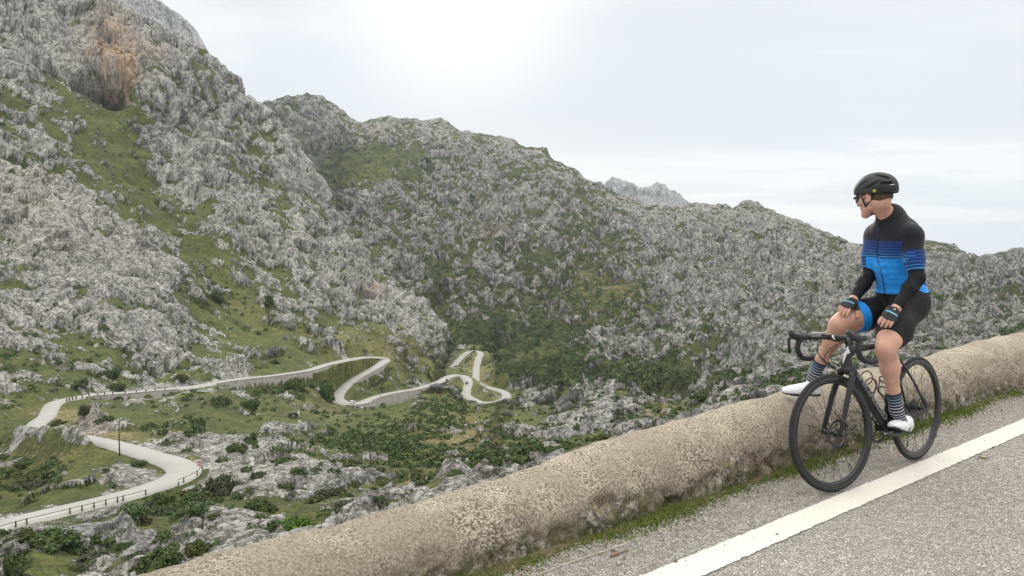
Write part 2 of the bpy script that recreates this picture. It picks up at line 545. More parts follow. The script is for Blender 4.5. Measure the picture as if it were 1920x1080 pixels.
def tube_mesh(name, pts, rad, sides=8, caps=True, flat=None):
    """sweep; rad scalar or list, entries may be (ra, rb); flat = up vector for oval sections"""
    pts = [Vector(p) for p in pts]
    n = len(pts)
    if not hasattr(rad, '__len__'): rad = [rad] * n
    V, Fc = [], []
    up = Vector(flat) if flat is not None else None
    prev = None
    for i, p in enumerate(pts):
        a = pts[max(0, i - 1)]; b_ = pts[min(n - 1, i + 1)]
        tdir = (b_ - a).normalized()
        if up is not None:
            u = (up - tdir * up.dot(tdir)).normalized()
        else:
            if prev is None:
                u = tdir.orthogonal().normalized()
            else:
                u = (prev - tdir * prev.dot(tdir)).normalized()
        prev = u
        w = tdir.cross(u)
        r = rad[i]
        ra, rb = (r if hasattr(r, '__len__') else (r, r))
        for k in range(sides):
            an = 2 * math.pi * k / sides
            V.append(p + u * math.cos(an) * ra + w * math.sin(an) * rb)
    for i in range(n - 1):
        for k in range(sides):
            k2 = (k + 1) % sides
            Fc.append((i * sides + k, i * sides + k2, (i + 1) * sides + k2, (i + 1) * sides + k))
    if caps:
        Fc.append(tuple(range(sides - 1, -1, -1))); Fc.append(tuple((n - 1) * sides + k for k in range(sides)))
    me = bpy.data.meshes.new(name)
    me.from_pydata([tuple(v) for v in V], [], Fc)
    me.polygons.foreach_set('use_smooth', [len(f) == 4 for f in Fc])
    return me

M_stick = simple('dry_wood', (0.20, 0.14, 0.09), 0.85, nscale=80, namp=0.4)
M_straw = simple('dry_straw', (0.55, 0.47, 0.36), 0.8, nscale=50, namp=0.2)
def on_road(pl, z=0.008):
    return [G(x, y) + Vector((0, 0, z)) for x, y in pl]
tag(tube('stick', on_road([(1144, 1046), (1155, 1042), (1166, 1038), (1178, 1034)]), [0.004, 0.006, 0.005, 0.003], M_stick), 'short brown stick lying on the asphalt left of the white line', 'stick')
tag(tube('dry_stem', on_road([(1015, 1078), (1060, 1060), (1105, 1045), (1150, 1030), (1190, 1015)]), [0.0015, 0.002, 0.002, 0.002, 0.001], M_straw, sides=5), 'long thin pale dry stem lying beside the grass of the wall foot', 'stem')
tag(tube('bent_wire', [G(1690, 841) + Vector((0, 0, .012)), G(1671, 843) + Vector((0, 0, .03)), G(1671, 846) + Vector((0, 0, .02)), G(1673, 857) + Vector((0, 0, .006))], 0.0028, simple('pale_wire', (0.62, 0.6, 0.56), 0.5), sides=6), 'pale bent twig standing on the road between the bicycle wheels', 'twig')
tag(tube('leaf_litter', on_road([(1836, 857), (1842, 860), (1848, 860), (1856, 858)], 0.006), [0.004, 0.007, 0.005, 0.003], simple('litter_brown', (0.30, 0.22, 0.12), 0.9)), 'small brown dry leaf lying on the asphalt right of the white line', 'leaf')

def grit():
    rng = np.random.RandomState(21)
    N = 3200
    s = rng.uniform(-2, 14, N); off = -np.abs(rng.exponential(0.16, N)) - 0.01
    r = rng.uniform(0.0025, 0.0075, N) * np.where(rng.rand(N) < .06, 2.0, 1)
    x = W0.x + WD.x * s + WN.x * off; y = W0.y + WD.y * s + WN.y * off
    oct_ = np.array([[1, 0, 0], [0, 1, 0], [-1, 0, 0], [0, -1, 0], [0, 0, .8], [0, 0, -.6]], float)
    fc = np.array([[0, 1, 4], [1, 2, 4], [2, 3, 4], [3, 0, 4], [1, 0, 5], [2, 1, 5], [3, 2, 5], [0, 3, 5]])
    a = rng.uniform(0, 6.28, N)
    V = oct_[None] * r[:, None, None] * rng.uniform(.6, 1.2, (N, 6, 1))
    c_, s_ = np.cos(a)[:, None], np.sin(a)[:, None]
    X = V[..., 0] * c_ - V[..., 1] * s_ + x[:, None]; Y = V[..., 0] * s_ + V[..., 1] * c_ + y[:, None]; Z = V[..., 2] + r[:, None] * .5 + .002
    co = np.stack([X, Y, Z], -1).reshape(-1, 3)
    F_ = (fc[None] + 6 * np.arange(N)[:, None, None]).reshape(-1, 3)
    m, t, b = mat('loose_grit')
    rnd = t.n('ShaderNodeNewGeometry').outputs['Random Per Island']
    t.set(b, 'Base Color', t.mix(rnd, (0.14, 0.11, 0.085), (0.55, 0.51, 0.45))); t.set(b, 'Roughness', .9)
    tag(link('loose_grit', mesh_np('loose_grit', co, F_, False), m), 'loose grit and small stones gathered along the foot of the wall', 'grit', kind='stuff')
grit()
# =============================================================== far roads (centre lines) and terrain
def PZ(px, py, z):
    x, y, zz = ray(px, py)
    k = (z - CAMZ) / zz
    return [float(x * k), float(y * k), z]

ROAD_PTS = [
 [(-220,1052,-44),(-60,1004,-45.6),(0,984,-46),(64,968,-46.3),(128,953,-46.6),(192,938,-46.9),(255,922,-47.2),(302,907,-47.5),
  (335,893,-47.8),(346,880,-48),(328,867,-48.2),(290,855,-48.5),(250,843,-48.9),(212,832,-49.3),(165,822,-50),(110,814,-51),(70,806,-52),
  (68,794,-52.6),(86,781,-53),(93,768,-53.4),(100,757,-53.8),(118,750,-54.2),(146,745,-54.8),(178,740,-55.4),(227,737,-56.4),(277,732.5,-57.6),(343,727.5,-59.4),
  (380,722.5,-60.4),(411,716.5,-61.2),(458,710,-62.8),(505,705,-64.5),(552,698.6,-66.3),(583,693,-67.8),(614,683,-69.5),(646,675.5,-71),(680,670,-73),
  (703,669.5,-75),(722,673.5,-76.5),(711,684,-77.5),(698,692,-78.3),(672,706,-80),(652,720,-81.5),(638,735,-83),(632,747,-84),(642,755.2,-84.8),(659,757.4,-85.5),
  (678,755.2,-86.4),(698,746.5,-87.3),(724,739,-88.5),(750,734,-90),(780,729,-91.6),(820,717.5,-93.5),(832,711,-94.3),(844,705,-95),(860,703.5,-96),(874,708.5,-97),
  (878,718,-98),(875,730,-98.8),(874,741,-99.6),(887,749.6,-100.2),(900,754.5,-100.8),(922,755.5,-101.5),(940,751,-102.2),(950,743,-103),(946,736,-103.8),(935,731,-104.5),
  (912,725,-105.5),(893,714.7,-106.5),(892.5,700,-107.5),(893.5,686,-108.5),(897,671,-109.8),(901,663,-110.8),(894,658.5,-111.8),(882,658.5,-112.6),(870,665,-113.5),
  (858,677,-114.6),(848,688,-115.8),(838,696,-117)]]
# retaining walls on the valley side: (first px, first py, last px, last py, height m)
def catmull(pts, n):
    pts = np.asarray(pts, float)
    p = np.vstack([2 * pts[0] - pts[1], pts, 2 * pts[-1] - pts[-2]])
    out = []
    for i in range(1, len(p) - 2):
        tt = np.linspace(0, 1, n, endpoint=False)[:, None]
        a, b, c, d = p[i - 1], p[i], p[i + 1], p[i + 2]
        out.append(0.5 * ((2 * b) + (-a + c) * tt + (2 * a - 5 * b + 4 * c - d) * tt ** 2 + (-a + 3 * b - 3 * c + d) * tt ** 3))
    out.append(pts[-1:])
    return np.vstack(out)

_raw = [PZ(*q) for q in ROAD_PTS[0]]
_rd = catmull(_raw, 24)
# resample evenly at 1 m
_len = np.concatenate([[0], np.cumsum(np.linalg.norm(np.diff(_rd[:, :2], axis=0), axis=1))])
_s = np.arange(0, _len[-1], 1.0)
ROAD = np.stack([np.interp(_s, _len, _rd[:, k]) for k in range(3)], -1)
ROADPX = np.stack([np.interp(_s, _len, np.interp(np.linspace(0, 1, len(_rd)), np.linspace(0, 1, len(ROAD_PTS[0])), [q[k] for q in ROAD_PTS[0]])) for k in (0, 1)], -1)
def _sm(a, n):
    k = np.ones(n) / n
    p = np.pad(a, ((n // 2, n // 2), (0, 0)), mode='edge')
    return np.stack([np.convolve(p[:, i], k, 'valid') for i in range(a.shape[1])], -1)[:len(a)]
ROAD = _sm(ROAD, 7)
_T = np.gradient(ROAD[:, :2], axis=0); _T /= np.linalg.norm(_T, axis=1)[:, None]
RN = np.stack([_T[:, 1], -_T[:, 0]], -1)            # right-hand normal in plan
RW = np.full(len(ROAD), 2.45)
near_s0 = int(np.argmin((ROADPX[:, 0] - 300) ** 2 + (ROADPX[:, 1] - 907) ** 2))
# wider at the hairpins (high curvature)
_curv = np.abs(np.gradient(np.unwrap(np.arctan2(_T[:, 1], _T[:, 0]))))
RW[:near_s0] *= 0.9
RW += _sm(np.clip(_curv * 12, 0, 1.3)[:, None], 21)[:, 0]
_b0 = int(np.argmin((ROADPX[:, 0] - 212) ** 2 + (ROADPX[:, 1] - 832) ** 2)); _b1 = int(np.argmin((ROADPX[:, 0] - 178) ** 2 + (ROADPX[:, 1] - 740) ** 2))
RW[_b0:_b1] = np.minimum(RW[_b0:_b1] * 0.85, 2.35)
RW = _sm(RW[:, None], 15)[:, 0]
# every sample gets a wall height on its valley side (towards the camera)
def near_s(px, py):
    return int(np.argmin((ROADPX[:, 0] - px) ** 2 + (ROADPX[:, 1] - py) ** 2))
WALLS = [((150,745),(330,728),4.0), ((395,719),(618,682),6.5), ((716,679),(652,720),7.0),
         ((650,757),(812,719),10.0), ((902,663),(893.5,684),6.0)]
WALLSEG = []
wallh = np.zeros(len(ROAD))
for a, b, h in WALLS:
    i, j = sorted((near_s(*a), near_s(*b)))
    n = j - i
    prof = h * np.clip(np.minimum(np.arange(n), n - 1 - np.arange(n)) / 10.0, 0.15, 1)
    wallh[i:j] = np.maximum(wallh[i:j], prof)
    WALLSEG.append((i, j))
# valley side sign (+1 = right-hand normal): the side whose point is nearer / lower towards the camera
_vs = np.where((RN * (-ROAD[:, :2])).sum(1) > 0, 1.0, -1.0)
# the leg that climbs away (from the hairpin at 720,675 to 640,750) has its wall on the +x side
for k in range(len(ROAD)):
    if near_s(722, 674) - 4 <= k <= near_s(636, 738):
        _vs[k] = 1.0 if RN[k, 0] > 0 else -1.0
    if near_s(893, 714) <= k <= near_s(901, 663):
        _vs[k] = 1.0 if RN[k, 0] > 0 else -1.0
# raster of road influence
RX0, RY0, RCELL = -340.0, 60.0, 1.0
RNX, RNY = 460, 760
_bd = np.full((RNY, RNX), 99.0, np.float32); _bi = np.zeros((RNY, RNX), np.int32)
_R = 34
for k in range(len(ROAD)):
    cx_, cy_ = ROAD[k, 0] - RX0, ROAD[k, 1] - RY0
    x0, x1 = max(0, int(cx_) - _R), min(RNX, int(cx_) + _R); y0, y1 = max(0, int(cy_) - _R), min(RNY, int(cy_) + _R)
    if x1 <= x0 or y1 <= y0: continue
    gx, gy = np.meshgrid(np.arange(x0, x1), np.arange(y0, y1))
    d = np.hypot(gx - cx_, gy - cy_)
    sub = _bd[y0:y1, x0:x1]
    m = d < sub
    sub[m] = d[m]; _bi[y0:y1, x0:x1][m] = k

def road_near(xy):
    ix = np.clip((xy[:, 0] - RX0).round().astype(int), 0, RNX - 1); iy = np.clip((xy[:, 1] - RY0).round().astype(int), 0, RNY - 1)
    inside = (xy[:, 0] > RX0) & (xy[:, 0] < RX0 + RNX) & (xy[:, 1] > RY0) & (xy[:, 1] < RY0 + RNY)
    k = _bi[iy, ix]
    d = np.where(inside & (_bd[iy, ix] < 90), 0, 99.0)
    v = xy - ROAD[k, :2]
    dist = np.linalg.norm(v, axis=1) + d
    side = (v * RN[k]).sum(1) * _vs[k]                # >0 = valley side
    return dist, side, k

# ---- depth controls: (px, py, Y)
CT1 = [(1850,720,200),(2000,730,180),(2060,760,140),(1900,800,120),(-150,1140,70),(100,1140,74),(300,1090,80),(500,1010,96),(560,970,108),(700,930,118),(880,890,125),(1000,850,140),(1130,825,150),(1300,800,150),(1450,760,150),(1600,740,150),(1750,720,150),
 (60,1010,98),(240,960,118),(420,960,112),(450,900,140),(560,860,165),(-150,950,130),(-150,880,165),(20,900,168),(150,880,160),(200,860,166),(120,845,176),(-150,800,215),(30,800,205),
 (700,850,200),(620,800,270),(560,780,290),(480,770,285),(400,770,250),(300,780,222),(230,790,212),(430,820,208),(500,800,240),(720,800,290),(780,770,340),(840,780,320),(800,830,240),(930,800,260),(900,850,180),
 (880,740,440),(900,770,400),(960,770,400),(1000,740,450),(1000,790,300),(1100,738,350),(1100,800,230),(1200,758,300),(1300,768,290),(1350,745,260),(1420,735,235),(1550,725,220),(1700,720,210),
 (-150,700,250),(0,690,270),(100,700,275),(200,690,305),(300,690,325),(400,680,355),(500,675,385),(600,660,440),(-150,600,290),(0,600,320),(100,600,340),(200,610,345),(300,620,370),(400,600,430),(500,600,470),(600,600,520),
 (-150,450,360),(0,450,390),(120,450,410),(230,480,440),(330,520,450),(450,500,540),(560,500,590),(660,600,560),(750,650,540),(700,560,640),(790,640,620),(835,645,740),(850,655,760),
 (-150,300,430),(0,300,480),(120,350,500),(200,350,560),(300,400,580),(400,400,640),(500,400,690),(600,420,760),(680,500,760),(760,560,740),(820,600,760),
 (0,200,560),(100,230,600),(190,260,640),(190,195,690),(260,300,660),(350,300,705),(430,300,735),(520,300,770),(600,370,810),
 (-150,100,560),(0,100,640),(130,150,680),(200,160,700),(280,180,720),(350,200,760),(440,200,800),(480,215,815),(540,280,825),
 (-150,-100,680),(0,0,740),(150,30,780),(240,30,860),(340,90,820),(420,130,815),(0,-100,820),(200,-40,900),(640,430,860),
 (900,690,600),(930,700,560),(960,735,480),(870,690,640),(920,665,700)]
for q in range(0, len(ROAD_PTS[0])):
    a = ROAD_PTS[0][q]
    CT1.append((a[0], a[1], PZ(*a)[1]))
CREST1 = [(-160,-230),(0,-150),(120,-60),(195,-8),(222,12),(262,28),(300,42),(335,66),(360,84),(385,92),(405,108),(425,124),(440,138),(450,152),(458,170),(470,188),(484,196),(500,214),(525,246),(545,280),(575,318),(600,362),(625,402),(650,442),(676,474),(700,504),(730,530),
 (760,552),(785,572),(808,594),(824,620),(832,645),(840,652),(860,650),(900,649),(915,652),(925,668),(940,705),(962,728),(985,736),(1010,733),(1050,738),(1085,742),(1110,740),(1135,728),(1150,722),(1165,738),(1195,752),(1225,758),(1260,760),(1300,756),(1320,750),(1345,735),(1370,722),(1400,722),(1440,734),(1480,730),(1560,716),(1720,700),(2060,700)]
CT2 = [(430,240,1500),(480,192,1700),(540,182,1800),(580,176,1850),(620,190,1800),(680,226,1750),(740,218,1800),(820,224,1750),(900,250,1700),(960,258,1650),(1020,278,1600),(1080,320,1550),(1140,352,1500),(1200,376,1500),(1300,380,1500),(1350,388,1450),(1405,378,1400),(1450,400,1350),(1520,425,1300),(1600,458,1250),(1700,450,1300),(1760,452,1250),(1830,476,1300),(1880,470,1350),(1920,464,1350),(2040,450,1350),
 (560,300,1550),(640,300,1500),(690,260,1600),(700,330,1350),(640,380,1150),(700,420,1150),(760,480,1050),(800,540,950),(860,600,850),(850,660,760),(900,660,780),(930,720,640),(1000,740,600),(1100,750,520),(1200,770,470),(1300,780,420),(1450,750,350),
 (800,300,1550),(800,400,1300),(900,350,1450),(900,450,1150),(900,520,1000),(980,420,1250),(980,500,1100),(980,560,1000),(1000,640,800),(1050,400,1350),(1080,480,1150),(1100,560,950),(1100,650,720),(1200,450,1250),(1200,540,1000),(1200,640,720),(1200,710,560),
 (1300,450,1250),(1300,530,1000),(1300,620,740),(1300,700,540),(1400,450,1150),(1400,530,950),(1400,620,680),(1400,700,480),(1500,500,1000),(1500,600,660),(1500,680,460),(1600,520,950),(1600,600,640),(1600,680,430),(1700,520,950),(1700,600,600),(1700,680,400),
 (1800,520,1000),(1800,600,600),(1800,670,400),(1920,520,950),(1920,600,560),(1920,660,400),(2040,520,900),(2040,640,420)]
CREST2 = [(430,225),(478,192),(500,190),(530,182),(560,177),(582,174),(600,180),(625,192),(645,210),(665,226),(682,228),(700,222),(740,217),(770,224),(800,222),(830,224),(850,236),(880,248),(905,250),(930,255),(950,256),(970,266),(985,274),(1005,276),(1022,280),(1035,294),(1060,310),(1090,326),(1120,344),(1150,356),(1180,370),(1210,384),(1250,388),(1285,384),
 (1300,378),(1320,380),(1340,386),(1360,382),(1380,386),(1392,379),(1405,375),(1420,378),(1430,388),(1450,396),(1480,406),(1510,418),(1530,430),(1560,440),(1590,452),(1610,459),(1640,462),(1700,455),(1740,452),(1758,451),(1785,460),(1805,472),(1830,479),(1850,477),(1880,472),(1900,466),(1920,463),(2060,450)]

def tps_field(ct, pxs, pys, reg=1e-4):
    """thin plate spline of log depth"""
    ct = np.array(ct, float)
    X = ct[:, :2] / 500.0; v = np.log(ct[:, 2])
    def K(a, b):
        r2 = ((a[:, None] - b[None]) ** 2).sum(-1)
        return 0.5 * r2 * np.log(r2 + 1e-9)
    n = len(X)
    A = np.zeros((n + 3, n + 3)); A[:n, :n] = K(X, X) + reg * np.eye(n)
    A[:n, n] = 1; A[:n, n + 1:] = X; A[n:, :n] = A[:n, n:].T
    w = np.linalg.solve(A, np.concatenate([v, [0, 0, 0]]))
    q = np.stack([pxs.ravel(), pys.ravel()], -1) / 500.0
    out = np.empty(len(q))
    for s in range(0, len(q), 20000):
        qq = q[s:s + 20000]
        out[s:s + 20000] = K(qq, X) @ w[:n] + w[n] + qq @ w[n + 1:]
    return np.exp(out).reshape(pxs.shape)

def upsample(a, nr, nc):
    r = np.linspace(0, a.shape[0] - 1, nr); c = np.linspace(0, a.shape[1] - 1, nc)
    r0 = np.clip(r.astype(int), 0, a.shape[0] - 2); c0 = np.clip(c.astype(int), 0, a.shape[1] - 2)
    fr = (r - r0)[:, None]; fc = (c - c0)[None]
    return (a[r0][:, c0] * (1 - fr) * (1 - fc) + a[r0 + 1][:, c0] * fr * (1 - fc) + a[r0][:, c0 + 1] * (1 - fr) * fc + a[r0 + 1][:, c0 + 1] * fr * fc)

def blobs(px, py, lst):
    s = np.zeros_like(px)
    for (bx, by, rx, ry, rot, val) in lst:
        c, q = math.cos(rot), math.sin(rot)
        dx, dy = px - bx, py - by
        u = (dx * c + dy * q) / rx; v = (-dx * q + dy * c) / ry
        s = s + val * np.exp(-(u * u + v * v) * 1.1)
    return s

# patches of ground cover, + = bare rock, - = grass
ROCK1 = [(215,110,60,70,0,1.0),(120,60,60,50,0,0.4),(190,250,62,95,0.0,-2.6),(235,345,52,85,-0.35,-1.9),(315,430,110,36,0.75,-1.6),(40,205,75,20,0.2,-1.6),(100,330,40,60,0,-0.5),(455,600,130,45,0.75,-1.2),(560,650,90,40,0.5,-0.5),
 (200,668,240,16,0.0,-0.8),(330,690,130,14,0.0,-0.6),(40,830,110,45,0.0,-0.9),(60,920,150,30,-0.2,-1.0),(250,785,170,28,0.0,-1.0),(380,790,60,30,0.0,-0.5),(560,735,60,30,0.0,-0.7),
 (600,800,150,40,0.3,-0.4),(760,690,90,30,0.2,-1.0),(790,790,170,45,0.0,-1.2),(700,830,120,40,0.2,-1.0),(880,850,130,45,0.0,-0.45),(680,640,60,30,0.4,-0.4),(920,700,60,50,0.0,-1.2),(640,900,70,30,0.0,-0.5),
 (1240,775,90,22,0.0,-0.9),(980,735,40,10,0,-0.5),(320,960,100,28,0.0,-0.3),(560,980,60,30,0,-0.8),(100,1060,160,30,0,-0.2),(480,980,60,25,0,-0.3),
 (680,695,35,14,0,-1.0),(640,690,30,12,0,-0.8),
 (170,500,150,95,0.5,0.75),(250,620,90,40,0.3,0.5),(60,600,70,50,0,0.35),(500,890,120,45,0.25,0.75),(380,900,25,40,0,0.4),(430,1000,90,28,0.15,0.7),(100,1010,90,35,0.3,0.6),(215,905,60,18,-0.2,1.1),(180,800,28,25,0.6,0.9),
 (290,865,20,12,0,0.8),(122,893,14,12,0,1.0),(230,1000,40,16,0.2,0.6),(265,900,30,18,0,0.5),(560,790,50,25,0.4,0.5),(850,905,50,14,-0.3,0.7),
 (1150,770,60,40,0,0.6),(1060,800,60,35,0,0.25),(1400,745,70,18,-0.2,0.7),(640,330,80,120,0.8,0.3),(400,250,110,120,0.6,0.25),(90,60,200,80,0,0.2),
 (500,690,90,10,-0.15,0.2),(300,665,110,12,0.1,0.4),(440,665,60,20,0.3,0.4),(300,260,60,90,0.3,0.3),(120,150,110,60,0.3,0.4)]
ROCK2 = [(695,315,75,34,-0.15,-1.3),(640,330,30,20,0,-0.6),(1110,545,110,65,0.3,-0.9),(960,690,110,60,0,-1.4),(1010,640,80,50,0,-0.6),(860,650,60,30,0,-0.9),(1250,735,150,18,0,-1.3),(1120,450,50,30,0.4,-0.5),(1300,690,40,20,0,-0.4),
 (1170,600,60,40,0,-0.4),(880,550,90,18,0.4,-0.5),(820,520,50,50,0,-0.4),(980,330,50,20,0.3,-0.3),(1250,480,80,14,0.2,-0.4),(1540,620,60,20,0,-0.3),(1800,560,100,20,0,-0.3),
 (1450,560,250,120,0,0.45),(1700,600,250,90,0,0.35),(1300,430,200,60,0,0.3),(930,300,160,50,0.3,0.25),(600,230,60,40,0,0.7),(900,500,50,30,0,0.3),(1450,700,120,40,0,0.5),(1010,430,60,60,0,0.3)]
WARM1 = [(205,90,48,75,-0.3,1.3),(225,150,26,45,0,1.0),(290,110,40,22,-0.3,0.35),(190,120,60,30,0,0.5),(30,380,80,60,0,0.12),(690,545,20,12,0,0.7),(120,440,120,60,0.3,0.12),(180,800,40,30,0,0.3),(400,920,40,30,0,0.4)]
WARM2 = [(918,448,22,11,0,1.3),(874,432,8,6,0,0.9),(700,262,26,22,0,0.55),(950,470,20,10,0,0.4)]
DRY1 = [(120,780,60,18,0.3,1.3),(160,805,50,15,0.2,0.8),(330,850,90,10,0.27,1.0),(230,815,40,8,0,1.2),(750,660,60,40,0.5,0.7),(880,830,90,22,0,0.9),(780,905,40,20,0,1.1),(900,700,40,40,0,0.7),(1240,775,110,16,0,1.1),(1000,745,60,8,0,0.9),
 (600,770,50,14,0.3,0.8),(60,860,120,30,0,0.5),(620,650,70,30,0.3,0.5),(460,580,80,40,0.7,0.3),(850,790,60,30,0,0.6)]
DRY2 = [(1130,545,70,35,0.2,0.8),(700,340,40,30,0,0.3)]

def build_terrain(name, ct, crest, bottom, pxr, ncols, nrows, rock, warm, dry, bias, layer):
    cols = np.linspace(pxr[0], pxr[1], ncols)
    top = np.interp(cols, [c[0] for c in crest], [c[1] for c in crest])
    bot = bottom(cols)
    tt = np.linspace(0, 1, nrows)[:, None]
    px = np.repeat(cols[None], nrows, 0); py = bot[None] * (1 - tt) + top[None] * tt
    g = (nrows // 5, ncols // 5)
    cpx, cpy = upsample(px, *g), upsample(py, *g)
    py = upsample(cpy, nrows, ncols)
    Yc = tps_field(ct, cpx, cpy)
    Y = upsample(Yc, nrows, ncols)
    base = P(px, py, Y)
    # smooth base normals
    bc = P(cpx, cpy, Yc)
    E_ = 5.0
    du = P(cpx + E_, cpy, tps_field(ct, cpx + E_, cpy)) - bc
    dv = P(cpx, cpy - E_, tps_field(ct, cpx, cpy - E_)) - bc
    nc_ = np.cross(du, dv); nc_ /= np.linalg.norm(nc_, axis=-1)[..., None] + 1e-9
    N = np.stack([upsample(nc_[..., k], nrows, ncols) for k in range(3)], -1)
    N /= np.linalg.norm(N, axis=-1)[..., None] + 1e-9
    p = base.reshape(-1, 3).astype(np.float32); n = N.reshape(-1, 3).astype(np.float32)
    fx = px.ravel(); fy = py.ravel(); fY = Y.ravel().astype(np.float32)
    # domain warp so the blocks do not look like cells
    wv = np.stack([perlin(p / 14 + 3), perlin(p / 14 + 40), perlin(p / 14 + 90)], -1) * 4.0
    wv2 = np.stack([perlin(p / 4.5 + 13), perlin(p / 4.5 + 47), perlin(p / 4.5 + 95)], -1) * 1.3
    q = p + wv + wv2
    if layer == 2:
        q = np.stack([q[:, 0] * 0.7, q[:, 1] * 0.8, (q[:, 2] + 0.32 * q[:, 0]) * 1.0], -1)   # tilted beds
    else:
        q = np.stack([q[:, 0] + 0.30 * q[:, 2], q[:, 1], q[:, 2] * 0.50], -1)   # steep slabs leaning with the ridge
    sc = np.clip(fY / 260, 0.55, 2.4)[:, None] if layer == 1 else np.clip(fY / 420, 0.9, 2.6)[:, None]
    sc = 2.0 ** np.round(np.log2(sc) * 0)             # constant scale; octave fade below does the rest
    f1a, f2a, fa, ca = facets(q / 24.0)
    f1b, f2b, fb, cb = facets(q / 9.5 + 9)
    f1c, f2c, fc_, cc = facets(q / 3.6 + 23)
    far = smooth01((fY - 250) / 500)
    near = 1 - smooth01((fY - 120) / 260)
    lo = fbm(p / 45 + 5, 3)
    mid = fbm(p / 11 + 60, 3)
    hb = 0.42 * fa + 0.40 * fb + 0.34 * lo + 0.30 * mid + 0.10
    bl = blobs(fx, fy, rock)
    bl = np.where(bl < 0, -(0.85 if layer == 1 else 1.15) * (1 - np.exp(bl * 1.1)), bl * 0.8)
    crk = np.exp(-(f2b - f1b) * 8.0)
    v = hb * 1.1 + bias + bl + (0.42 - 0.2 * near) * fc_ * (1 - far * 0.5) + 0.30 * perlin(p / 6.0 + 77) + 0.22 * far * fb - (0.22 + 0.2 * far) * crk + 0.12 * far
    if layer == 1:
        v = v + 0.24 * smooth01((650 - fy) / 60)
    # rocks stand out of the cover
    rk = np.clip(v, 0, None)
    crack_b = np.exp(-(f2b - f1b) * 9.0); crack_a = np.exp(-(f2a - f1a) * 10.0); crack_c = np.exp(-(f2c - f1c) * 7.0)
    qs = p.copy(); qs[:, 2] *= 0.28
    flute = ridged(qs / 3.2 + 11, 2)
    flute2 = ridged(qs / 8.0 + 71, 2)
    amp = 1.7 + 2.6 * far - 0.3 * near
    d = amp * (1 - np.exp(-rk * 2.6)) * 1.25
    isrock = smooth01(v / 0.12)
    big_on = 0.35 + 0.65 * smooth01((fY - 150) / 250)
    d += isrock * (2.6 * fa * amp * 0.55 * big_on + 0.95 * fb * amp * 0.62 + 0.42 * fc_ * (1 - 0.35 * far)
                   - 0.40 * amp * crack_b * (0.4 + 0.6 * cb) - 0.5 * amp * crack_a * big_on - 0.30 * crack_c
                   + 0.18 * flute * (1 + far) + 0.50 * flute2 * (0.5 + far))
    d += (1 - isrock) * (0.5 * mid + 0.35 * np.clip(perlin(p / 1.9), -.5, .8) + 0.5 * perlin(p / 5.0 + 3))
    # big ribs and gullies of the mountain
    ss = p.copy(); ss[:, 2] *= 0.45
    if layer == 1:
        sd_ = np.stack([(p[:, 0] + 0.75 * p[:, 2]) / 62, p[:, 1] / 150, p[:, 2] / 210], -1)
    else:
        sd_ = np.stack([(p[:, 0] + 0.30 * p[:, 2]) / 80, p[:, 1] / 120, p[:, 2] / 130], -1)
    big = ridged(sd_ + 2, 2) * 9.0 + ridged(ss / 42 + 33, 2) * 4.5 + fbm(p / 22 + 8, 2) * 2.2
    upm = smooth01((fY - 240) / 350)
    d += (big - 5.0) * upm * (1.0 if layer == 1 else 1.5)
    if layer == 1:
        hol = blobs(fx, fy, [(194,178,36,13,0,1.0),(152,170,24,9,0.2,0.8)])
        d -= 60 * np.clip(hol, 0, 1) ** 1.1
        d += 17 * blobs(fx, fy, [(195,140,55,20,0,1.0)])          # the overhang above the cave
        # single big outcrops near the lower road
        d += blobs(fx, fy, [(120,892,11,9,0,2.2),(150,893,4,4,0,0.6),(175,796,14,18,0.4,3.0),(275,868,18,8,0,2.6),(222,906,40,11,-0.1,2.0),(240,999,14,12,0,2.2),(850,903,38,9,-0.35,2.5)])
    if layer == 2:
        d = d * (1 - 0.6 * smooth01((np.repeat(np.linspace(0, 1, nrows), ncols) - 0.86) / 0.12))
    # keep the ground calm beside the road, cut and fill it
    rd, side, k = road_near(p[:, :2])
    calm = smooth01((rd - 5.0) / 34.0) if layer == 1 else np.ones_like(rd)
    inner = smooth01((rd - 4.0) / 9.0) if layer == 1 else np.ones_like(rd)
    if layer == 1:
        calm = calm * (1 - 0.8 * np.clip(blobs(fx, fy, [(880,700,60,60,0,1.3),(700,700,60,30,0,0.8)]), 0, 1))
        inner = inner * (1 - 0.7 * np.clip(blobs(fx, fy, [(880,700,60,60,0,1.3)]), 0, 1))
    damp = np.where(side > 0, 0.12 * inner + 0.88 * calm, inner)
    fade_edge = 1.0
    d = d * (damp if layer == 1 else 1.0)
    co = p + n * d[:, None]
    if layer == 1:
        rz = ROAD[k, 2]; hw = RW[k]; wh = wallh[k]
        edge = rd - hw
        wgt = 1 - smooth01((edge - 1.0) / 9.0)
        tgt = rz - 0.35
        vall = (side > 0)
        tgt = np.where(vall & (edge > 0.5), rz - 0.5 - wh * smooth01((edge - 0.5) / 1.2), tgt)
        wv_ = np.where(vall, 1 - smooth01((edge - 2.0) / (5.0 + 1.6 * wh)), wgt)
        zz = co[:, 2] * (1 - wv_) + tgt * wv_
        # never let the ground rise through the carriageway
        zz = np.where(edge < 1.2, np.minimum(zz, rz - 0.3), zz)
        co[:, 2] = np.where(rd < 60, zz, co[:, 2])
    hill = blobs(fx, fy, [(95,836,60,13,0,1.0),(165,838,45,12,0.1,0.9),(55,822,40,10,0,0.7),(215,850,18,10,0,0.4)]) * (4.2 + 1.6 * mid + 2.0 * (0.6 - f1b)) if layer == 1 else 0
    if layer == 1:
        co[:, 2] += hill * smooth01((rd - RW[k] - 1.0) / 3.0) * (side > 0)
    v = v - 1.6 * (1 - smooth01((rd - 3.5) / 3.0)) * (layer == 1) * (side > 0)
    v = v + (1.1 * hill / 5 if layer == 1 else 0)
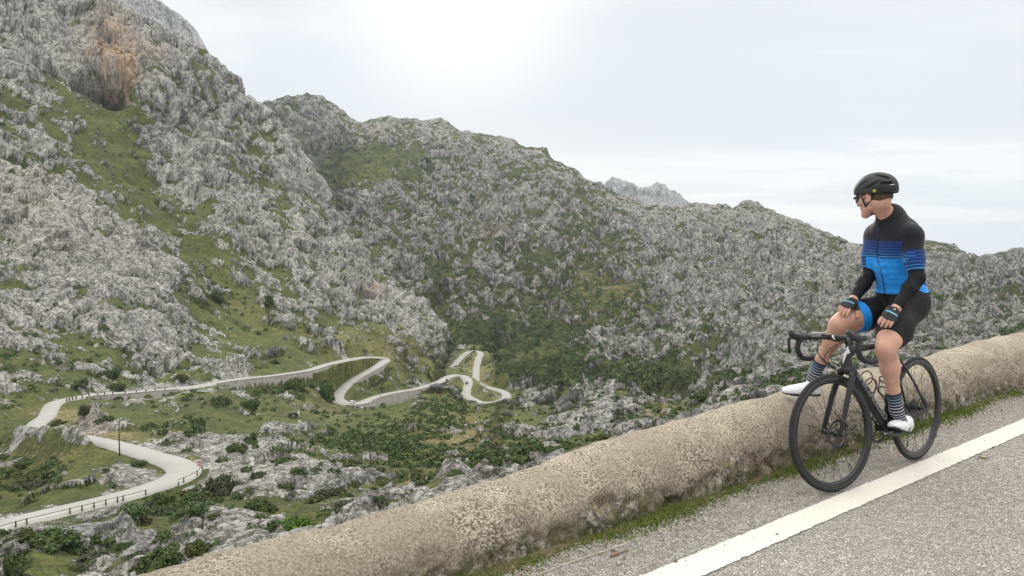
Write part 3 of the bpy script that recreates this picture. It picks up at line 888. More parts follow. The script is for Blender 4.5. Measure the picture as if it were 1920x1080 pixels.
    warmv = np.clip(blobs(fx, fy, warm), 0, 1.5); dryv = blobs(fx, fy, dry)
    co = co.reshape(nrows, ncols, 3)
    # relief lifts the skyline: settle the crest back to its surveyed height
    pz = co[..., 2] - CAMZ
    prj = 540 - F * (co[..., 1] * math.sin(PITCH) + pz * math.cos(PITCH)) / (co[..., 1] * math.cos(PITCH) - pz * math.sin(PITCH))
    dlt = np.interp(cols, [c[0] for c in crest], [c[1] for c in crest]) - prj[-60:].min(0)
    kk = np.ones(31) / 31
    dlt = np.convolve(np.pad(dlt, 15, mode='edge'), kk, 'valid')
    wt = smooth01((np.linspace(0, 1, nrows) - 0.55) / 0.45)[:, None]
    shift = -dlt[None] * wt * Y / F
    if layer == 1:
        shift = shift * (cols < 835)[None]
    co[..., 2] += shift
    # back slope behind the crest
    back = []
    c = co[-1]
    hd = c[:, :2] / np.linalg.norm(c[:, :2], axis=1)[:, None]
    for i, s_ in enumerate([0.006, 0.02, 0.05, 0.1, 0.2, 0.35]):
        L = s_ * (600 if layer == 1 else 1500)
        r = np.concatenate([c[:, :2] + hd * L, (c[:, 2] - L * (0.35 + 0.7 * s_))[:, None]], 1)
        back.append(r)
    front = []
    if layer == 1:
        # the slope between the parapet and the first visible ground
        f = co[0]
        az = f[:, 0] / f[:, 1]
        yb = 3.33 / (1 - 0.785 * az) + 1.3
        yb = np.clip(np.where((1 - 0.785 * az) < 0.05, 60, yb), 2.5, 60)
        s0 = np.stack([az * yb, yb, np.full_like(yb, -0.75)], -1)
        for s_ in np.linspace(0, 0.985, 90) ** 1.7:
            r = s0 * (1 - s_) + f * s_
            r[:, 2] -= 6 * math.sin(math.pi * s_) * 0.6
            front.append(r)
        fa_ = np.array(front).reshape(-1, 3).astype(np.float32)
        reach = np.repeat(np.linspace(0, 1, 90) ** 1.2, ncols).astype(np.float32)
        qf = fa_ + np.stack([perlin(fa_ / 4 + 3), perlin(fa_ / 4 + 40), perlin(fa_ / 4 + 90)], -1) * 1.2
        g1, g2, gf_, gc_ = facets(qf / 7.0 + 4); h1, h2, hf_, hc_ = facets(qf / 2.4 + 40)
        vf = 0.45 * gf_ + 0.35 * hf_ + 0.4 * fbm(fa_ / 18 + 5, 3) + 0.05
        dz = (1 - np.exp(-np.clip(vf, 0, None) * 2.5)) * 2.2 + 0.8 * hf_ * smooth01(vf / .12) - 0.4 * np.exp(-(g2 - g1) * 9)
        fade_ = reach * (1 - smooth01((np.repeat(np.linspace(0, 1, 90), ncols) - 0.93) / 0.07) * 0.6)
        fa_[:, 2] += dz * fade_ - 0.6 * reach
        front = list(fa_.reshape(90, ncols, 3))
        vfront = vf.reshape(90, ncols)
    allc = np.concatenate([np.array(front).reshape(-1, ncols, 3), co, np.array(back)], 0) if front else np.concatenate([co, np.array(back)], 0)
    nf = len(front); R_ = allc.shape[0]
    def pad(a, fillf, fillb=None):
        a = a.reshape(nrows, ncols)
        return np.concatenate([np.repeat(a[:1], nf, 0), a, np.repeat(a[-1:], R_ - nf - nrows, 0)], 0).ravel()
    idx = np.arange(R_ * ncols).reshape(R_, ncols)
    fc = np.stack([idx[:-1, :-1], idx[:-1, 1:], idx[1:, 1:], idx[1:, :-1]], -1).reshape(-1, 4)
    me = mesh_np(name, allc.reshape(-1, 3), fc)
    at = me.attributes.new('ground', 'FLOAT_COLOR', 'POINT')
    vp = pad(v, 0).reshape(R_, ncols)
    if nf: vp[:nf] = vfront
    colr = np.stack([vp.ravel() * 0.5 + 0.5, pad(dryv, 0) * 0.5 + 0.5, pad(warmv, 0), np.ones(R_ * ncols)], -1).astype(np.float32)
    at.data.foreach_set('color', colr.ravel())
    return me, co, v.reshape(nrows, ncols), px, py

def terrain_mat(name, far=0.0, gain=1.0):
    m, t, b = mat(name)
    at = t.n('ShaderNodeAttribute', attribute_name='ground')
    sp = t.n('ShaderNodeSeparateColor', {0: at.outputs[0]})
    rockv = t.math('MULTIPLY', t.math('SUBTRACT', sp.outputs[0], 0.5), 2.0)
    dry = t.math('MULTIPLY', t.math('SUBTRACT', sp.outputs[1], 0.5), 2.0)
    warm = sp.outputs[2]
    pos = t.n('ShaderNodeNewGeometry').outputs['Position']
    k = 1.0 / (1 + 1.2 * far)
    n1 = t.noise(pos, 0.9 * k, 6, 0.65)
    n2 = t.noise(pos, 0.12, 4, 0.6)
    n3 = t.noise(pos, 0.35 * k, 5, 0.62)
    mv = t.math('ADD', rockv, t.math('MULTIPLY', t.math('SUBTRACT', n1, 0.5), 0.9))
    mv = t.math('ADD', mv, t.math('MULTIPLY', t.math('SUBTRACT', n3, 0.5), 0.7))
    rock = t.maprange(mv, -0.05, 0.07, 0, 1)
    # limestone
    st = t.mapping(pos, (1, 1, 0.22))
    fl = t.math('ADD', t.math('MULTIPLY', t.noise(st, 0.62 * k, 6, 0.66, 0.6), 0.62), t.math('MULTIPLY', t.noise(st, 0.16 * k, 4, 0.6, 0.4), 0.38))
    rc = t.ramp(fl, [(0.35, (0.060, 0.058, 0.054)), (0.44, (0.27, 0.262, 0.248)), (0.52, (0.52, 0.508, 0.48)), (0.64, (0.72, 0.70, 0.665))])  # low stops paint crevice shade and dark soil into the rock colour
    stain = t.maprange(t.noise(t.mapping(pos, (1, 1, 0.35)), 0.055, 5, 0.6), 0.52, 0.68, 0, 0.6)
    rc = t.mix(stain, rc, t.mix(n1, (0.17, 0.18, 0.19), (0.36, 0.37, 0.375)))
    rc = t.mix(t.maprange(n2, 0.5, 0.7, 0, 0.2), rc, (0.48, 0.44, 0.39))
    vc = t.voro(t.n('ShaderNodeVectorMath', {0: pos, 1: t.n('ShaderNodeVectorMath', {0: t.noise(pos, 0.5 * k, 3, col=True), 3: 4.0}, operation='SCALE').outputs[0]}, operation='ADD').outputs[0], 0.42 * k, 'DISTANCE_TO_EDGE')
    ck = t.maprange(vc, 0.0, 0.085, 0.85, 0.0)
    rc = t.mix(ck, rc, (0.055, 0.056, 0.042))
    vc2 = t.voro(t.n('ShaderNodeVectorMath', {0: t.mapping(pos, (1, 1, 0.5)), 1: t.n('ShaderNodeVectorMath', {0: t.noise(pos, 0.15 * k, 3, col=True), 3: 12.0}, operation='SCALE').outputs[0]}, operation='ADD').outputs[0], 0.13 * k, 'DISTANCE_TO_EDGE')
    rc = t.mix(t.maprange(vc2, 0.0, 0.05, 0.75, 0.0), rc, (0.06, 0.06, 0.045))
    vg = t.maprange(t.noise(t.mapping(pos, (1, 1, 0.6)), 0.55 * k, 5, 0.7), 0.56, 0.64, 0, 0.8)
    rc = t.mix(vg, rc, t.mix(n1, (0.06, 0.08, 0.035), (0.15, 0.16, 0.08)))
    wm = t.math('MULTIPLY', warm, t.maprange(t.noise(st, 0.12, 4), 0.35, 0.6, 0.25, 1.0), True)
    rc = t.mix(wm, rc, t.mix(t.maprange(t.noise(t.mapping(pos, (1, 1, 0.10)), 0.30, 5, 0.7), 0.38, 0.60), (0.13, 0.09, 0.065), (0.52, 0.37, 0.26)))
    rc = t.n('ShaderNodeVectorMath', {0: rc, 3: gain}, operation='SCALE').outputs[0]
    # grass and low scrub
    gn = t.noise(pos, 0.45 * k, 6, 0.7)
    gf = t.noise(pos, 1.9 * k, 4, 0.7)
    dv = t.math('ADD', dry, t.math('ADD', t.math('MULTIPLY', t.math('SUBTRACT', gn, 0.5), 1.8), t.math('MULTIPLY', t.math('SUBTRACT', n2, 0.5), 1.5)))
    gc = t.ramp(t.math('ADD', t.math('MULTIPLY', dv, 0.6), 0.38), [(0.05, (0.065, 0.10, 0.036)), (0.34, (0.155, 0.195, 0.055)), (0.55, (0.27, 0.275, 0.085)), (0.8, (0.40, 0.34, 0.16)), (0.95, (0.52, 0.42, 0.22))])
    gc = t.mix(t.maprange(gf, 0.35, 0.62, 0.75, 0), gc, t.mix(gn, (0.05, 0.07, 0.03), (0.11, 0.10, 0.05)))
    gc = t.mix(t.maprange(t.noise(pos, 2.6 * k, 2), 0.64, 0.70, 0, 0.55), gc, (0.42, 0.41, 0.37))
    sc1 = t.noise(pos, 0.75 * k, 6, 0.75, 0.3); sc2 = t.noise(pos, 0.07, 3)
    scm = t.maprange(t.math('ADD', sc1, t.math('MULTIPLY', t.math('SUBTRACT', sc2, 0.5), 0.45)), 0.475, 0.535, 0, 0.8)
    gc = t.mix(scm, gc, t.mix(gf, (0.055, 0.075, 0.032), (0.13, 0.145, 0.06)))
    rb = t.maprange(t.noise(pos, 0.2, 4), 0.55, 0.7, 0, 0.45)
    gc = t.mix(rb, gc, (0.13, 0.095, 0.05))
    if far > 0:
        dk = t.maprange(n3, 0.5, 0.62, 0, 0.6)
        gc = t.mix(dk, gc, (0.03, 0.06, 0.032))
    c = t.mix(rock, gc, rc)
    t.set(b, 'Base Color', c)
    t.set(b, 'Roughness', 0.92)
    t.set(b, 'Specular IOR Level', 0.15)
    hgt = t.math('ADD', t.math('MULTIPLY', rock, 0.5), t.math('ADD', t.math('MULTIPLY', fl, 1.6), t.math('MULTIPLY', t.math('ADD', gf, sc1), 0.8)))
    bp = t.n('ShaderNodeBump', {'Height': hgt, 'Strength': 1.0, 'Distance': 1.3 + 2.2 * far})
    t.set(b, 'Normal', bp.outputs[0])
    return m

def sil(px):
    return np.interp(px, [240, 460, 700, 880, 1060, 1300, 1470, 1770, 1920, 2060], [1080, 1018, 950, 905, 850, 782, 746, 672, 636, 600])

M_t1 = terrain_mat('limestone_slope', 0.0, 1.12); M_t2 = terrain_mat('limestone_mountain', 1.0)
me1, T1, V1, TX1, TY1 = build_terrain('near_mountainside', CT1, CREST1, lambda c: np.minimum(1140, sil(c) + 45), (-150, 2050), 1230, 560, ROCK1, WARM1, DRY1, -0.06, 1)
tag(link('near_mountainside', me1, M_t1), kind='structure')
me2, T2, V2, TX2, TY2 = build_terrain('far_mountain', CT2, CREST2, lambda c: np.minimum(np.interp(c, [q[0] for q in CREST1], [q[1] for q in CREST1]) + 60, np.where(c > 1480, sil(c) + 40, 900)), (430, 2050), 880, 340, ROCK2, WARM2, DRY2, -0.04, 2)
tag(link('far_mountain', me2, M_t2), kind='structure')

def peak(name, crest, bottom, Y, Yb, ncol, nrow, m):
    cols = np.linspace(crest[0][0], crest[-1][0], ncol)
    top = np.interp(cols, [c[0] for c in crest], [c[1] for c in crest])
    tt = np.linspace(0, 1, nrow)[:, None]
    py = bottom * (1 - tt) + top[None] * tt; px = np.repeat(cols[None], nrow, 0)
    YY = Yb * (1 - tt) + Y * tt + 0 * px
    co = P(px, py, YY).reshape(-1, 3)
    s = Y / 1200.0
    d = ridged((co * [1, 1, 0.5]) / (70 * s), 3) * 16 * s + ridged(co / (16 * s), 2) * 5 * s
    co = co + np.array([0, -0.7, 0.35]) * (d * 1.0)[:, None]
    co = co.reshape(nrow, ncol, 3)
    back = []
    for L in (0.01, 0.04, 0.1, 0.25):
        b_ = co[-1].copy(); b_[:, 1] += L * Y; b_[:, 2] -= L * Y * 0.5; back.append(b_)
    allc = np.concatenate([co, np.array(back)], 0); R_ = len(allc)
    idx = np.arange(R_ * ncol).reshape(R_, ncol)
    fc = np.stack([idx[:-1, :-1], idx[:-1, 1:], idx[1:, 1:], idx[1:, :-1]], -1).reshape(-1, 4)
    me = mesh_np(name, allc.reshape(-1, 3), fc)
    at = me.attributes.new('ground', 'FLOAT_COLOR', 'POINT')
    vv = 0.5 + 0.35 * np.ones(len(allc) * ncol)
    colr = np.stack([vv, vv * 0 + 0.4, vv * 0, vv * 0 + 1], -1).astype(np.float32)
    at.data.foreach_set('color', colr.ravel())
    return tag(link(name, me, m), kind='structure')

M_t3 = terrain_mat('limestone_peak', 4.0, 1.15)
peak('distant_peak', [(1080,400),(1110,375),(1135,352),(1145,344),(1160,342),(1180,345),(1198,352),(1212,356),(1225,352),(1240,354),(1258,360),(1275,372),(1290,385),(1310,400),(1330,420)], 470, 4600, 3600, 170, 70, M_t3)
peak('upper_peak', [(110,-120),(200,-30),(235,-22),(262,-12),(290,0),(302,12),(322,26),(345,40),(362,56),(375,68),(382,92),(396,130)], 180, 3000, 2300, 220, 150, M_t3)
# =============================================================== far road, walls, posts, cars, shrubs
def far_road_mat():
    m, t, b = mat('pale_asphalt')
    pos = t.n('ShaderNodeNewGeometry').outputs['Position']
    n1 = t.noise(pos, 0.25, 4, 0.6); n2 = t.noise(pos, 2.5, 4, 0.7)
    c = t.mix(n1, (0.295, 0.29, 0.275), (0.385, 0.378, 0.36))
    c = t.mix(t.maprange(n2, 0.5, 0.7, 0, 0.35), c, (0.27, 0.26, 0.24))
    t.set(b, 'Base Color', c); t.set(b, 'Roughness', 0.9)
    return m
def ribbon(name, i0, i1, offs, zs, m, **kw):
    """strip following the far road; offs/zs arrays (cols, samples)"""
    ks = np.arange(i0, i1)
    rows = []
    for o_, z_ in zip(offs, zs):
        xy = ROAD[ks, :2] + RN[ks] * o_[:, None]
        rows.append(np.concatenate([xy, (ROAD[ks, 2] + z_)[:, None]], 1))
    co = np.array(rows); nn, ns = co.shape[:2]
    idx = np.arange(nn * ns).reshape(nn, ns)
    f = np.stack([idx[:-1, :-1], idx[:-1, 1:], idx[1:, 1:], idx[1:, :-1]], -1).reshape(-1, 4)
    return link(name, mesh_np(name, co.reshape(-1, 3), f, False), m, **kw)
one = np.ones(len(ROAD))
k_ = np.arange(len(ROAD))
tag(ribbon('mountain_road', 0, len(ROAD), [-RW - .35, -RW, RW, RW + .35], [one * -0.5, one * 0, one * 0, one * -0.5], far_road_mat()), kind='structure')

def wall_stone_mat():
    m, t, b = mat('retaining_wall_stone')
    pos = t.n('ShaderNodeNewGeometry').outputs['Position']
    v = t.voro(pos, 1.6, 'F1', out='Color')
    g = t.n('ShaderNodeSeparateColor', {0: v}).outputs[0]
    n = t.noise(t.mapping(pos, (1, 1, 0.15)), 0.5, 4)
    c = t.mix(g, (0.20, 0.19, 0.17), (0.34, 0.325, 0.30))
    c = t.mix(t.maprange(n, 0.45, 0.7, 0, 0.6), c, (0.17, 0.155, 0.13))
    c = t.mix(t.maprange(t.voro(pos, 1.6, 'DISTANCE_TO_EDGE'), 0, 0.06, 0.6, 0), c, (0.14, 0.13, 0.115))
    t.set(b, 'Base Color', c); t.set(b, 'Roughness', 0.95)
    return m
M_rw = wall_stone_mat()
M_cop = simple('pale_coping', (0.42, 0.40, 0.37), 0.9, nscale=1.5, namp=0.2)
wl = ['long stone retaining wall under the left bend of the upper road', 'stone retaining wall with buttresses below the middle of the upper road',
      'stone retaining wall beside the leg descending from the first far hairpin', 'tall stone retaining wall under the road with the white car', 'short retaining wall beside the farthest straight of the road']
for (i0, i1), lab in zip(WALLSEG, wl):
    s = _vs[i0:i1]; hw = RW[i0:i1]; h = wallh[i0:i1]
    o1 = s * (hw + 0.05); o2 = s * (hw + 0.55); o3 = s * (hw + 0.6 + 0.16 * h)
    z0 = np.zeros(i1 - i0)
    w = ribbon('retaining_wall', i0, i1, [o1, o1, o2, o3], [z0 - 0.4, z0 + 0.25, z0 + 0.25, z0 - h - 2.5], M_rw)
    tag(w, lab, 'wall')
    cp = ribbon('coping', i0, i1, [o1 - s * 0.02, o1 - s * 0.02, o2 + s * 0.08, o2 + s * 0.08], [z0 + 0.2, z0 + 0.33, z0 + 0.33, z0 + 0.15], M_cop)
    cp.parent = w
# two dark drain slots of the second wall are buttress pillars
def box_mesh(name, sx, sy, sz, bev=0.0, off=(0, 0, 0)):
    bm = bmesh.new()
    bmesh.ops.create_cube(bm, size=1)
    bmesh.ops.scale(bm, vec=(sx, sy, sz), verts=bm.verts)
    bmesh.ops.translate(bm, vec=off, verts=bm.verts)
    if bev:
        bmesh.ops.bevel(bm, geom=bm.edges[:], offset=bev, segments=2, affect='EDGES')
    me = bpy.data.meshes.new(name); bm.to_mesh(me); bm.free()
    return me

# projected terrain, to set things down on the real surface
def project(co):
    x = co[..., 0]; y = co[..., 1]; z = co[..., 2] - CAMZ
    fwd = y * math.cos(PITCH) - z * math.sin(PITCH); up = y * math.sin(PITCH) + z * math.cos(PITCH)
    return 960 + F * x / fwd, 540 - F * up / fwd
_pj1 = project(T1); _pj2 = project(T2)
def surf(px, py, layer=1):
    a, T = (_pj1, T1) if layer == 1 else (_pj2, T2)
    d = (a[0] - px) ** 2 + (a[1] - py) ** 2
    k = np.argsort(d, axis=None)[:6]
    pts = T.reshape(-1, 3)[k]
    return Vector(pts[np.argmin(pts[:, 1])].tolist())
def road_at(px, py):
    """sample index of the far road nearest to a photo position"""
    x, y = project(ROAD)
    return int(np.argmin((x - px) ** 2 + (y - py) ** 2))

# ---- barrier of the lower road: pale kerb, dark posts, thin rail
M_post = simple('dark_post', (0.07, 0.055, 0.04), 0.85)
M_kerb = simple('whitewashed_kerb', (0.55, 0.54, 0.50), 0.9, nscale=3, namp=0.12)
def barrier(a, b_, posts, label):
    i0, i1 = sorted((road_at(*a), road_at(*b_)))
    s = _vs[i0:i1]; hw = RW[i0:i1]; z0 = np.zeros(i1 - i0)
    root = empty('road_barrier', ROAD[i0].tolist()); tag(root, label, 'barrier')
    def ch(o):
        o.parent = root; o.location = -Vector(ROAD[i0].tolist()); return o
    ch(ribbon('kerb', i0, i1, [s * (hw + .15), s * (hw + .15), s * (hw + .45), s * (hw + .5)], [z0 - .3, z0 + .42, z0 + .42, z0 - 1.2], M_kerb))
    ch(ribbon('rail', i0, i1, [s * (hw + .30), s * (hw + .30), s * (hw + .36), s * (hw + .36), s * (hw + .30)], [z0 + .74, z0 + .82, z0 + .82, z0 + .74, z0 + .74], M_post))
    pm = box_mesh('post', .17, .17, 1.05, .02)
    for q in posts:
        k = road_at(*q); k = min(max(k, i0), i1 - 1)
        o = link('post', pm, M_post)
        xy = ROAD[k, :2] + RN[k] * _vs[k] * (RW[k] + .55)
        o.location = Vector((xy[0], xy[1], ROAD[k, 2] + .45)) - Vector(ROAD[i0].tolist()); o.parent = root
barrier((-100, 1015), (262, 925), [(13,990),(36,985),(121,962),(145,956),(162,951),(182,946),(200,941),(218,936),(250,928)], 'pale kerb with dark posts and a rail along the lower road')
barrier((306, 908), (382, 880), [(318,905),(339,899),(362,889),(379,882)], 'pale kerb and dark posts round the outside of the near hairpin')
# the kerb also edges the inside of the left bend
pmesh = box_mesh('marker_post', .32, .32, 1.1, .03)
first = None
for (x, y) in [(112,762),(117,757),(123,753),(130,750),(141,748),(153,745),(170,743),(188,741),(206,739.5),(225,738),(244,736),(263,734.5),(281,733),(300,731.5),(690,752),(704,747),(893,728)]:
    k = road_at(x, y)
    o = bpy.data.objects.new('marker_post', pmesh) if first else link('marker_post', pmesh, M_post)
    if first: C.objects.link(o)
    first = True
    xy = ROAD[k, :2] + RN[k] * _vs[k] * (RW[k] + .4)
    o.location = (xy[0], xy[1], ROAD[k, 2] + .5)
    tag(o, 'small dark marker post standing on the outer edge of the winding road', 'post', 'marker posts along the winding road')

# ---- utility pole and warning sign
M_wood = simple('weathered_pole', (0.10, 0.075, 0.05), 0.9, nscale=3, namp=0.3)
pb = surf(224, 853); pole_h = 64 * pb.y / F * 1.12
root = empty('utility_pole', pb); tag(root, 'slim dark wooden utility pole beside the near hairpin', 'pole')
link('shaft', tube_mesh('shaft', [(0, 0, -1), (.05, 0, pole_h * .5), (.25, 0, pole_h)], [.17, .14, .10], 8), M_wood, root, True)
link('insulator', tube_mesh('insulator', [(.25, 0, pole_h), (.25, 0, pole_h + .3)], [.05, .07], 8), simple('glass_insulator', (.3, .33, .3), .3), root, True)
k = road_at(341, 897)
xy = ROAD[k, :2] + RN[k] * _vs[k] * (RW[k] + 1.1)
sp_ = Vector((xy[0], xy[1], ROAD[k, 2]))
root = empty('warning_sign', sp_, math.radians(-14)); tag(root, 'triangular red bordered warning sign on a thin post at the near hairpin', 'sign')
link('post', tube_mesh('post', [(0, 0, -.6), (0, 0, 2.6)], .05, 8), simple('galvanised', (.35, .35, .35), .5, .6), root)
def prism(name, pts, th, y0):
    bm = bmesh.new()
    a = [bm.verts.new((x, y0, z)) for x, z in pts]; f = bm.faces.new(a)
    r = bmesh.ops.extrude_face_region(bm, geom=[f])
    bmesh.ops.translate(bm, vec=(0, th, 0), verts=[v for v in r['geom'] if isinstance(v, bmesh.types.BMVert)])
    bmesh.ops.recalc_face_normals(bm, faces=bm.faces)
    me = bpy.data.meshes.new(name); bm.to_mesh(me); bm.free(); return me
link('plate', prism('plate', [(-.62, 2.0), (.62, 2.0), (0, 3.05)], .03, -.06), simple('sign_red', (.45, .05, .04), .5), root)
link('panel', prism('panel', [(-.36, 2.14), (.36, 2.14), (0, 2.76)], .012, -.075), simple('sign_white', (.7, .7, .68), .5), root)
link('symbol', prism('symbol', [(-.08, 2.2), (.08, 2.2), (.1, 2.42), (0, 2.55), (-.1, 2.4)], .01, -.088), simple('sign_black', (.03, .03, .03), .5), root)

# ---- cars
def car(px, py, yaw, body, label):
    k = road_at(px, py)
    side = -0.9 if px < 700 else 1.0
    p = ROAD[k].copy()
    root = empty('car', (p[0], p[1], p[2] + .02)); tag(root, label, 'car')
    d = _T[k] * yaw; root.rotation_euler = (0, 0, math.atan2(d[1], d[0]))
    xy = ROAD[k, :2] + RN[k] * side; root.location = (xy[0], xy[1], p[2] + .02)
    m = simple(body + '_car_paint', (.75, .75, .74) if body == 'white' else (.025, .026, .03), .25, coat=.6)
    gl = simple('car_glass', (.02, .025, .03), .08)
    # side profile swept over the width, narrower at the roof
    prof = [(-2.05, .35), (-2.1, .75), (-1.95, .95), (-1.45, 1.02), (-.95, 1.42), (.35, 1.46), (1.0, 1.0), (1.75, .86), (2.08, .68), (2.1, .35)]
    bm = bmesh.new()
    rows = []
    for (y, kk) in [(-.86, 0), (-.80, 1), (.80, 1), (.86, 0)]:
        rows.append([bm.verts.new((x, y if z < 1.05 else y * .84, z if kk or z < 1 else z - .03)) for x, z in prof])
    for r0, r1 in zip(rows, rows[1:]):
        for i in range(len(prof)):
            j = (i + 1) % len(prof); bm.faces.new((r0[i], r0[j], r1[j], r1[i]))
    bm.faces.new(rows[0][::-1]); bm.faces.new(rows[-1])
    bmesh.ops.recalc_face_normals(bm, faces=bm.faces)
    me = bpy.data.meshes.new('body'); bm.to_mesh(me); bm.free()
    link('body', me, m, root)
    for sy in (-1, 1):
        q = [(-1.3, 1.03), (-.9, 1.36), (.3, 1.39), (.82, 1.03)]
        bm = bmesh.new(); f = bm.faces.new([bm.verts.new((x, sy * (.875 if z < 1.1 else .745), z)) for x, z in q]); me = bpy.data.meshes.new('side_window'); bm.to_mesh(me); bm.free()
        link('side_window', me, gl, root)
    for (x0, z0, x1, z1, nm) in [(1.0, 1.03, .42, 1.44, 'windscreen'), (-1.47, 1.06, -1.0, 1.41, 'rear_window')]:
        o_ = .03 if x0 > 0 else -.03
        bm = bmesh.new(); bm.faces.new([bm.verts.new(v) for v in [(x0 + o_, -.70, z0 + .02), (x0 + o_, .70, z0 + .02), (x1 + o_, .62, z1 + .02), (x1 + o_, -.62, z1 + .02)]]); me = bpy.data.meshes.new(nm); bm.to_mesh(me); bm.free()
        link(nm, me, gl, root)
    for wx in (-1.3, 1.3):
        for sy in (-1, 1):
            link('wheel', tube_mesh('wheel', [(wx, sy * .68, .32), (wx, sy * .88, .32)], .32, 14), M_post, root)
car(660, 757, -1, 'white', 'small white car driving round the hairpin above the tall retaining wall')
car(879, 719, 1, 'black', 'small black car on the far switchback road')

# ---- shrubs
def leaf_mat(name, a, b_, c):
    m, t, b = mat(name)
    g = t.n('ShaderNodeNewGeometry'); oi = t.n('ShaderNodeObjectInfo')
    rnd = g.outputs['Random Per Island']
    n = t.noise(g.outputs['Position'], 0.6, 3)
    cc = t.mix(rnd, a, b_)
    cc = t.mix(t.maprange(n, 0.45, 0.65), cc, c)
    t.set(b, 'Base Color', cc); t.set(b, 'Roughness', 0.75); t.set(b, 'Specular IOR Level', 0.15)
    return m
ML = {'dark': leaf_mat('leaves_dark', (.036, .070, .028), (.105, .150, .052), (.080, .105, .042)),
      'grey': leaf_mat('leaves_grey', (.055, .07, .04), (.10, .115, .065), (.075, .085, .05)),
      'bright': leaf_mat('leaves_bright', (.055, .12, .018), (.12, .21, .035), (.075, .15, .025)),
      'olive': leaf_mat('leaves_olive', (.055, .075, .022), (.11, .125, .04), (.085, .085, .035))}
def shrub_mesh(seed, n=900, leaf=0.085, kind='dark'):
    """unit shrub: width about 2, height about 1.3; leaves gathered in clumps with gaps"""
    rng = np.random.RandomState(seed)
    nc = 26
    u = rng.normal(size=(nc, 3)); u /= np.linalg.norm(u, axis=1)[:, None]
    u[:, 2] = np.abs(u[:, 2]) * 0.95
    r = rng.uniform(0.35, 0.85, nc)[:, None]
    cc = u * r * [1, 1, .85]; cr = rng.uniform(0.16, 0.36, nc)
    k = rng.randint(0, nc, n)
    d = rng.normal(size=(n, 3)); d /= np.linalg.norm(d, axis=1)[:, None]
    pos = cc[k] + d * cr[k][:, None] * rng.uniform(.55, 1.05, n)[:, None]
    pos[:, 2] = np.abs(pos[:, 2]) + 0.02
    nrm = d + rng.normal(size=(n, 3)) * .5; nrm /= np.linalg.norm(nrm, axis=1)[:, None]
    a = np.cross(nrm, rng.normal(size=(n, 3))); a /= np.linalg.norm(a, axis=1)[:, None]
    b_ = np.cross(nrm, a)
    s = leaf * rng.uniform(.6, 1.4, n)[:, None]
    V = np.stack([pos - a * s - b_ * s * .5, pos + a * s - b_ * s * .5, pos + a * s * .5 + b_ * s, pos - a * s * .6 + b_ * s * .8], 1).reshape(-1, 3)
    Fc = np.arange(n * 4).reshape(-1, 4)
    # short woody stems
    me = mesh_np('shrub', V, Fc, False)
    me.materials.append(ML[kind])
    return me
SM = {k: [shrub_mesh(s + 10 * j, kind=k) for s in (1, 2, 3)] for j, k in enumerate(ML)}
SMB = {k: [shrub_mesh(s + 77, n=3200, leaf=0.05, kind=k) for s in (1,)] for k in ML}
_rs = random.Random(5)
def put_shrub(p, w, h, kind, label, group=None, big=False, name='shrub'):
    me = _rs.choice((SMB if big else SM)[kind])
    o = bpy.data.objects.new(name, me); C.objects.link(o)
    o.location = (p[0], p[1], p[2] - 0.12 * h)
    o.scale = (w / 2, w / 2, h / 1.15)
    o.rotation_euler = (0, 0, _rs.uniform(0, 6.28))
    return tag(o, label, 'shrub', group)
NAMED = [  # px, py(foot), width px, height px, kind, label
 (560,1002,92,52,'bright','bright green rounded shrub just behind the parapet'),
 (418,922,74,62,'grey','large grey green bush at the outer end of the near hairpin'),
 (300,945,62,38,'dark','dark bush hiding the barrier of the lower road'),
 (245,965,80,30,'dark','wide dark bush below the barrier of the lower road'),
 (90,1020,120,46,'dark','wide dark bush under the lower road at the left'),
 (310,1060,110,62,'dark','dark bush among pale slabs above the parapet crest'),
 (10,1075,70,70,'dark','dark bush in the bottom left corner'),
 (370,960,90,30,'dark','low dark bush under the scree of the near hairpin'),
 (480,955,60,36,'dark','dark bush between two long pale slabs'),
 (110,795,34,18,'olive','olive bush on the dry bank beside the left bend'),
 (160,772,46,26,'grey','grey bush under the long retaining wall of the left bend'),
 (195,790,40,18,'dark','dark round bush below the stone bank of the left bend'),
 (285,800,36,14,'dark','blue green bush alone in the meadow between the roads'),
 (262,872,44,18,'dark','dark creeping bush topping the rock inside the near hairpin'),
 (50,870,60,20,'dark','dark bush patch on the grassy slope at the far left'),
 (412,755,42,28,'dark','dark bush hanging over the middle of the upper road wall'),
 (470,765,46,30,'dark','dark bush leaning on the pale rock below the upper road'),
 (374,798,28,30,'dark','small dark bush in a cleft of the rock below the upper road'),
 (474,832,30,36,'dark','tall dark bush in the gully of the big slabs'),
 (440,845,50,24,'olive','olive bush to the left of the big pale slabs'),
 (550,730,52,36,'dark','dark bush hiding the foot of the second retaining wall'),
 (612,745,34,50,'dark','dark tall bush in front of the descending road leg'),
 (515,680,24,14,'dark','solitary dark bush on the grass bank above the upper road'),
 (222,728,46,24,'dark','large dark bush above the upper road by pale rocks'),
 (205,705,50,24,'dark','dark bush on the terrace over the upper road'),
 (155,722,36,18,'dark','dark bush just above the left bend'),
 (340,712,34,16,'olive','olive bush above the upper road between rocks'),
 (505,568,26,26,'dark','dark bush standing in the shadow of the upper cliff'),
 (405,565,40,36,'dark','dark thicket at the foot of the upper cliff'),
 (1052,640,30,16,'dark','dark low bush right of the valley floor'),
 (1230,610,20,12,'dark','dark small bush on the grey slope'),
 (1310,745,40,26,'dark','dark bush in the hollow behind the grey outcrop'),
 (697,205,1,1,'dark',''),
]
for (x, y, w, h, kd, lab) in NAMED:
    if not lab: continue
    p = surf(x, y, 1)
    s = p.y / F
    put_shrub(p, w * s, h * s, kd, lab, big=w > 40)

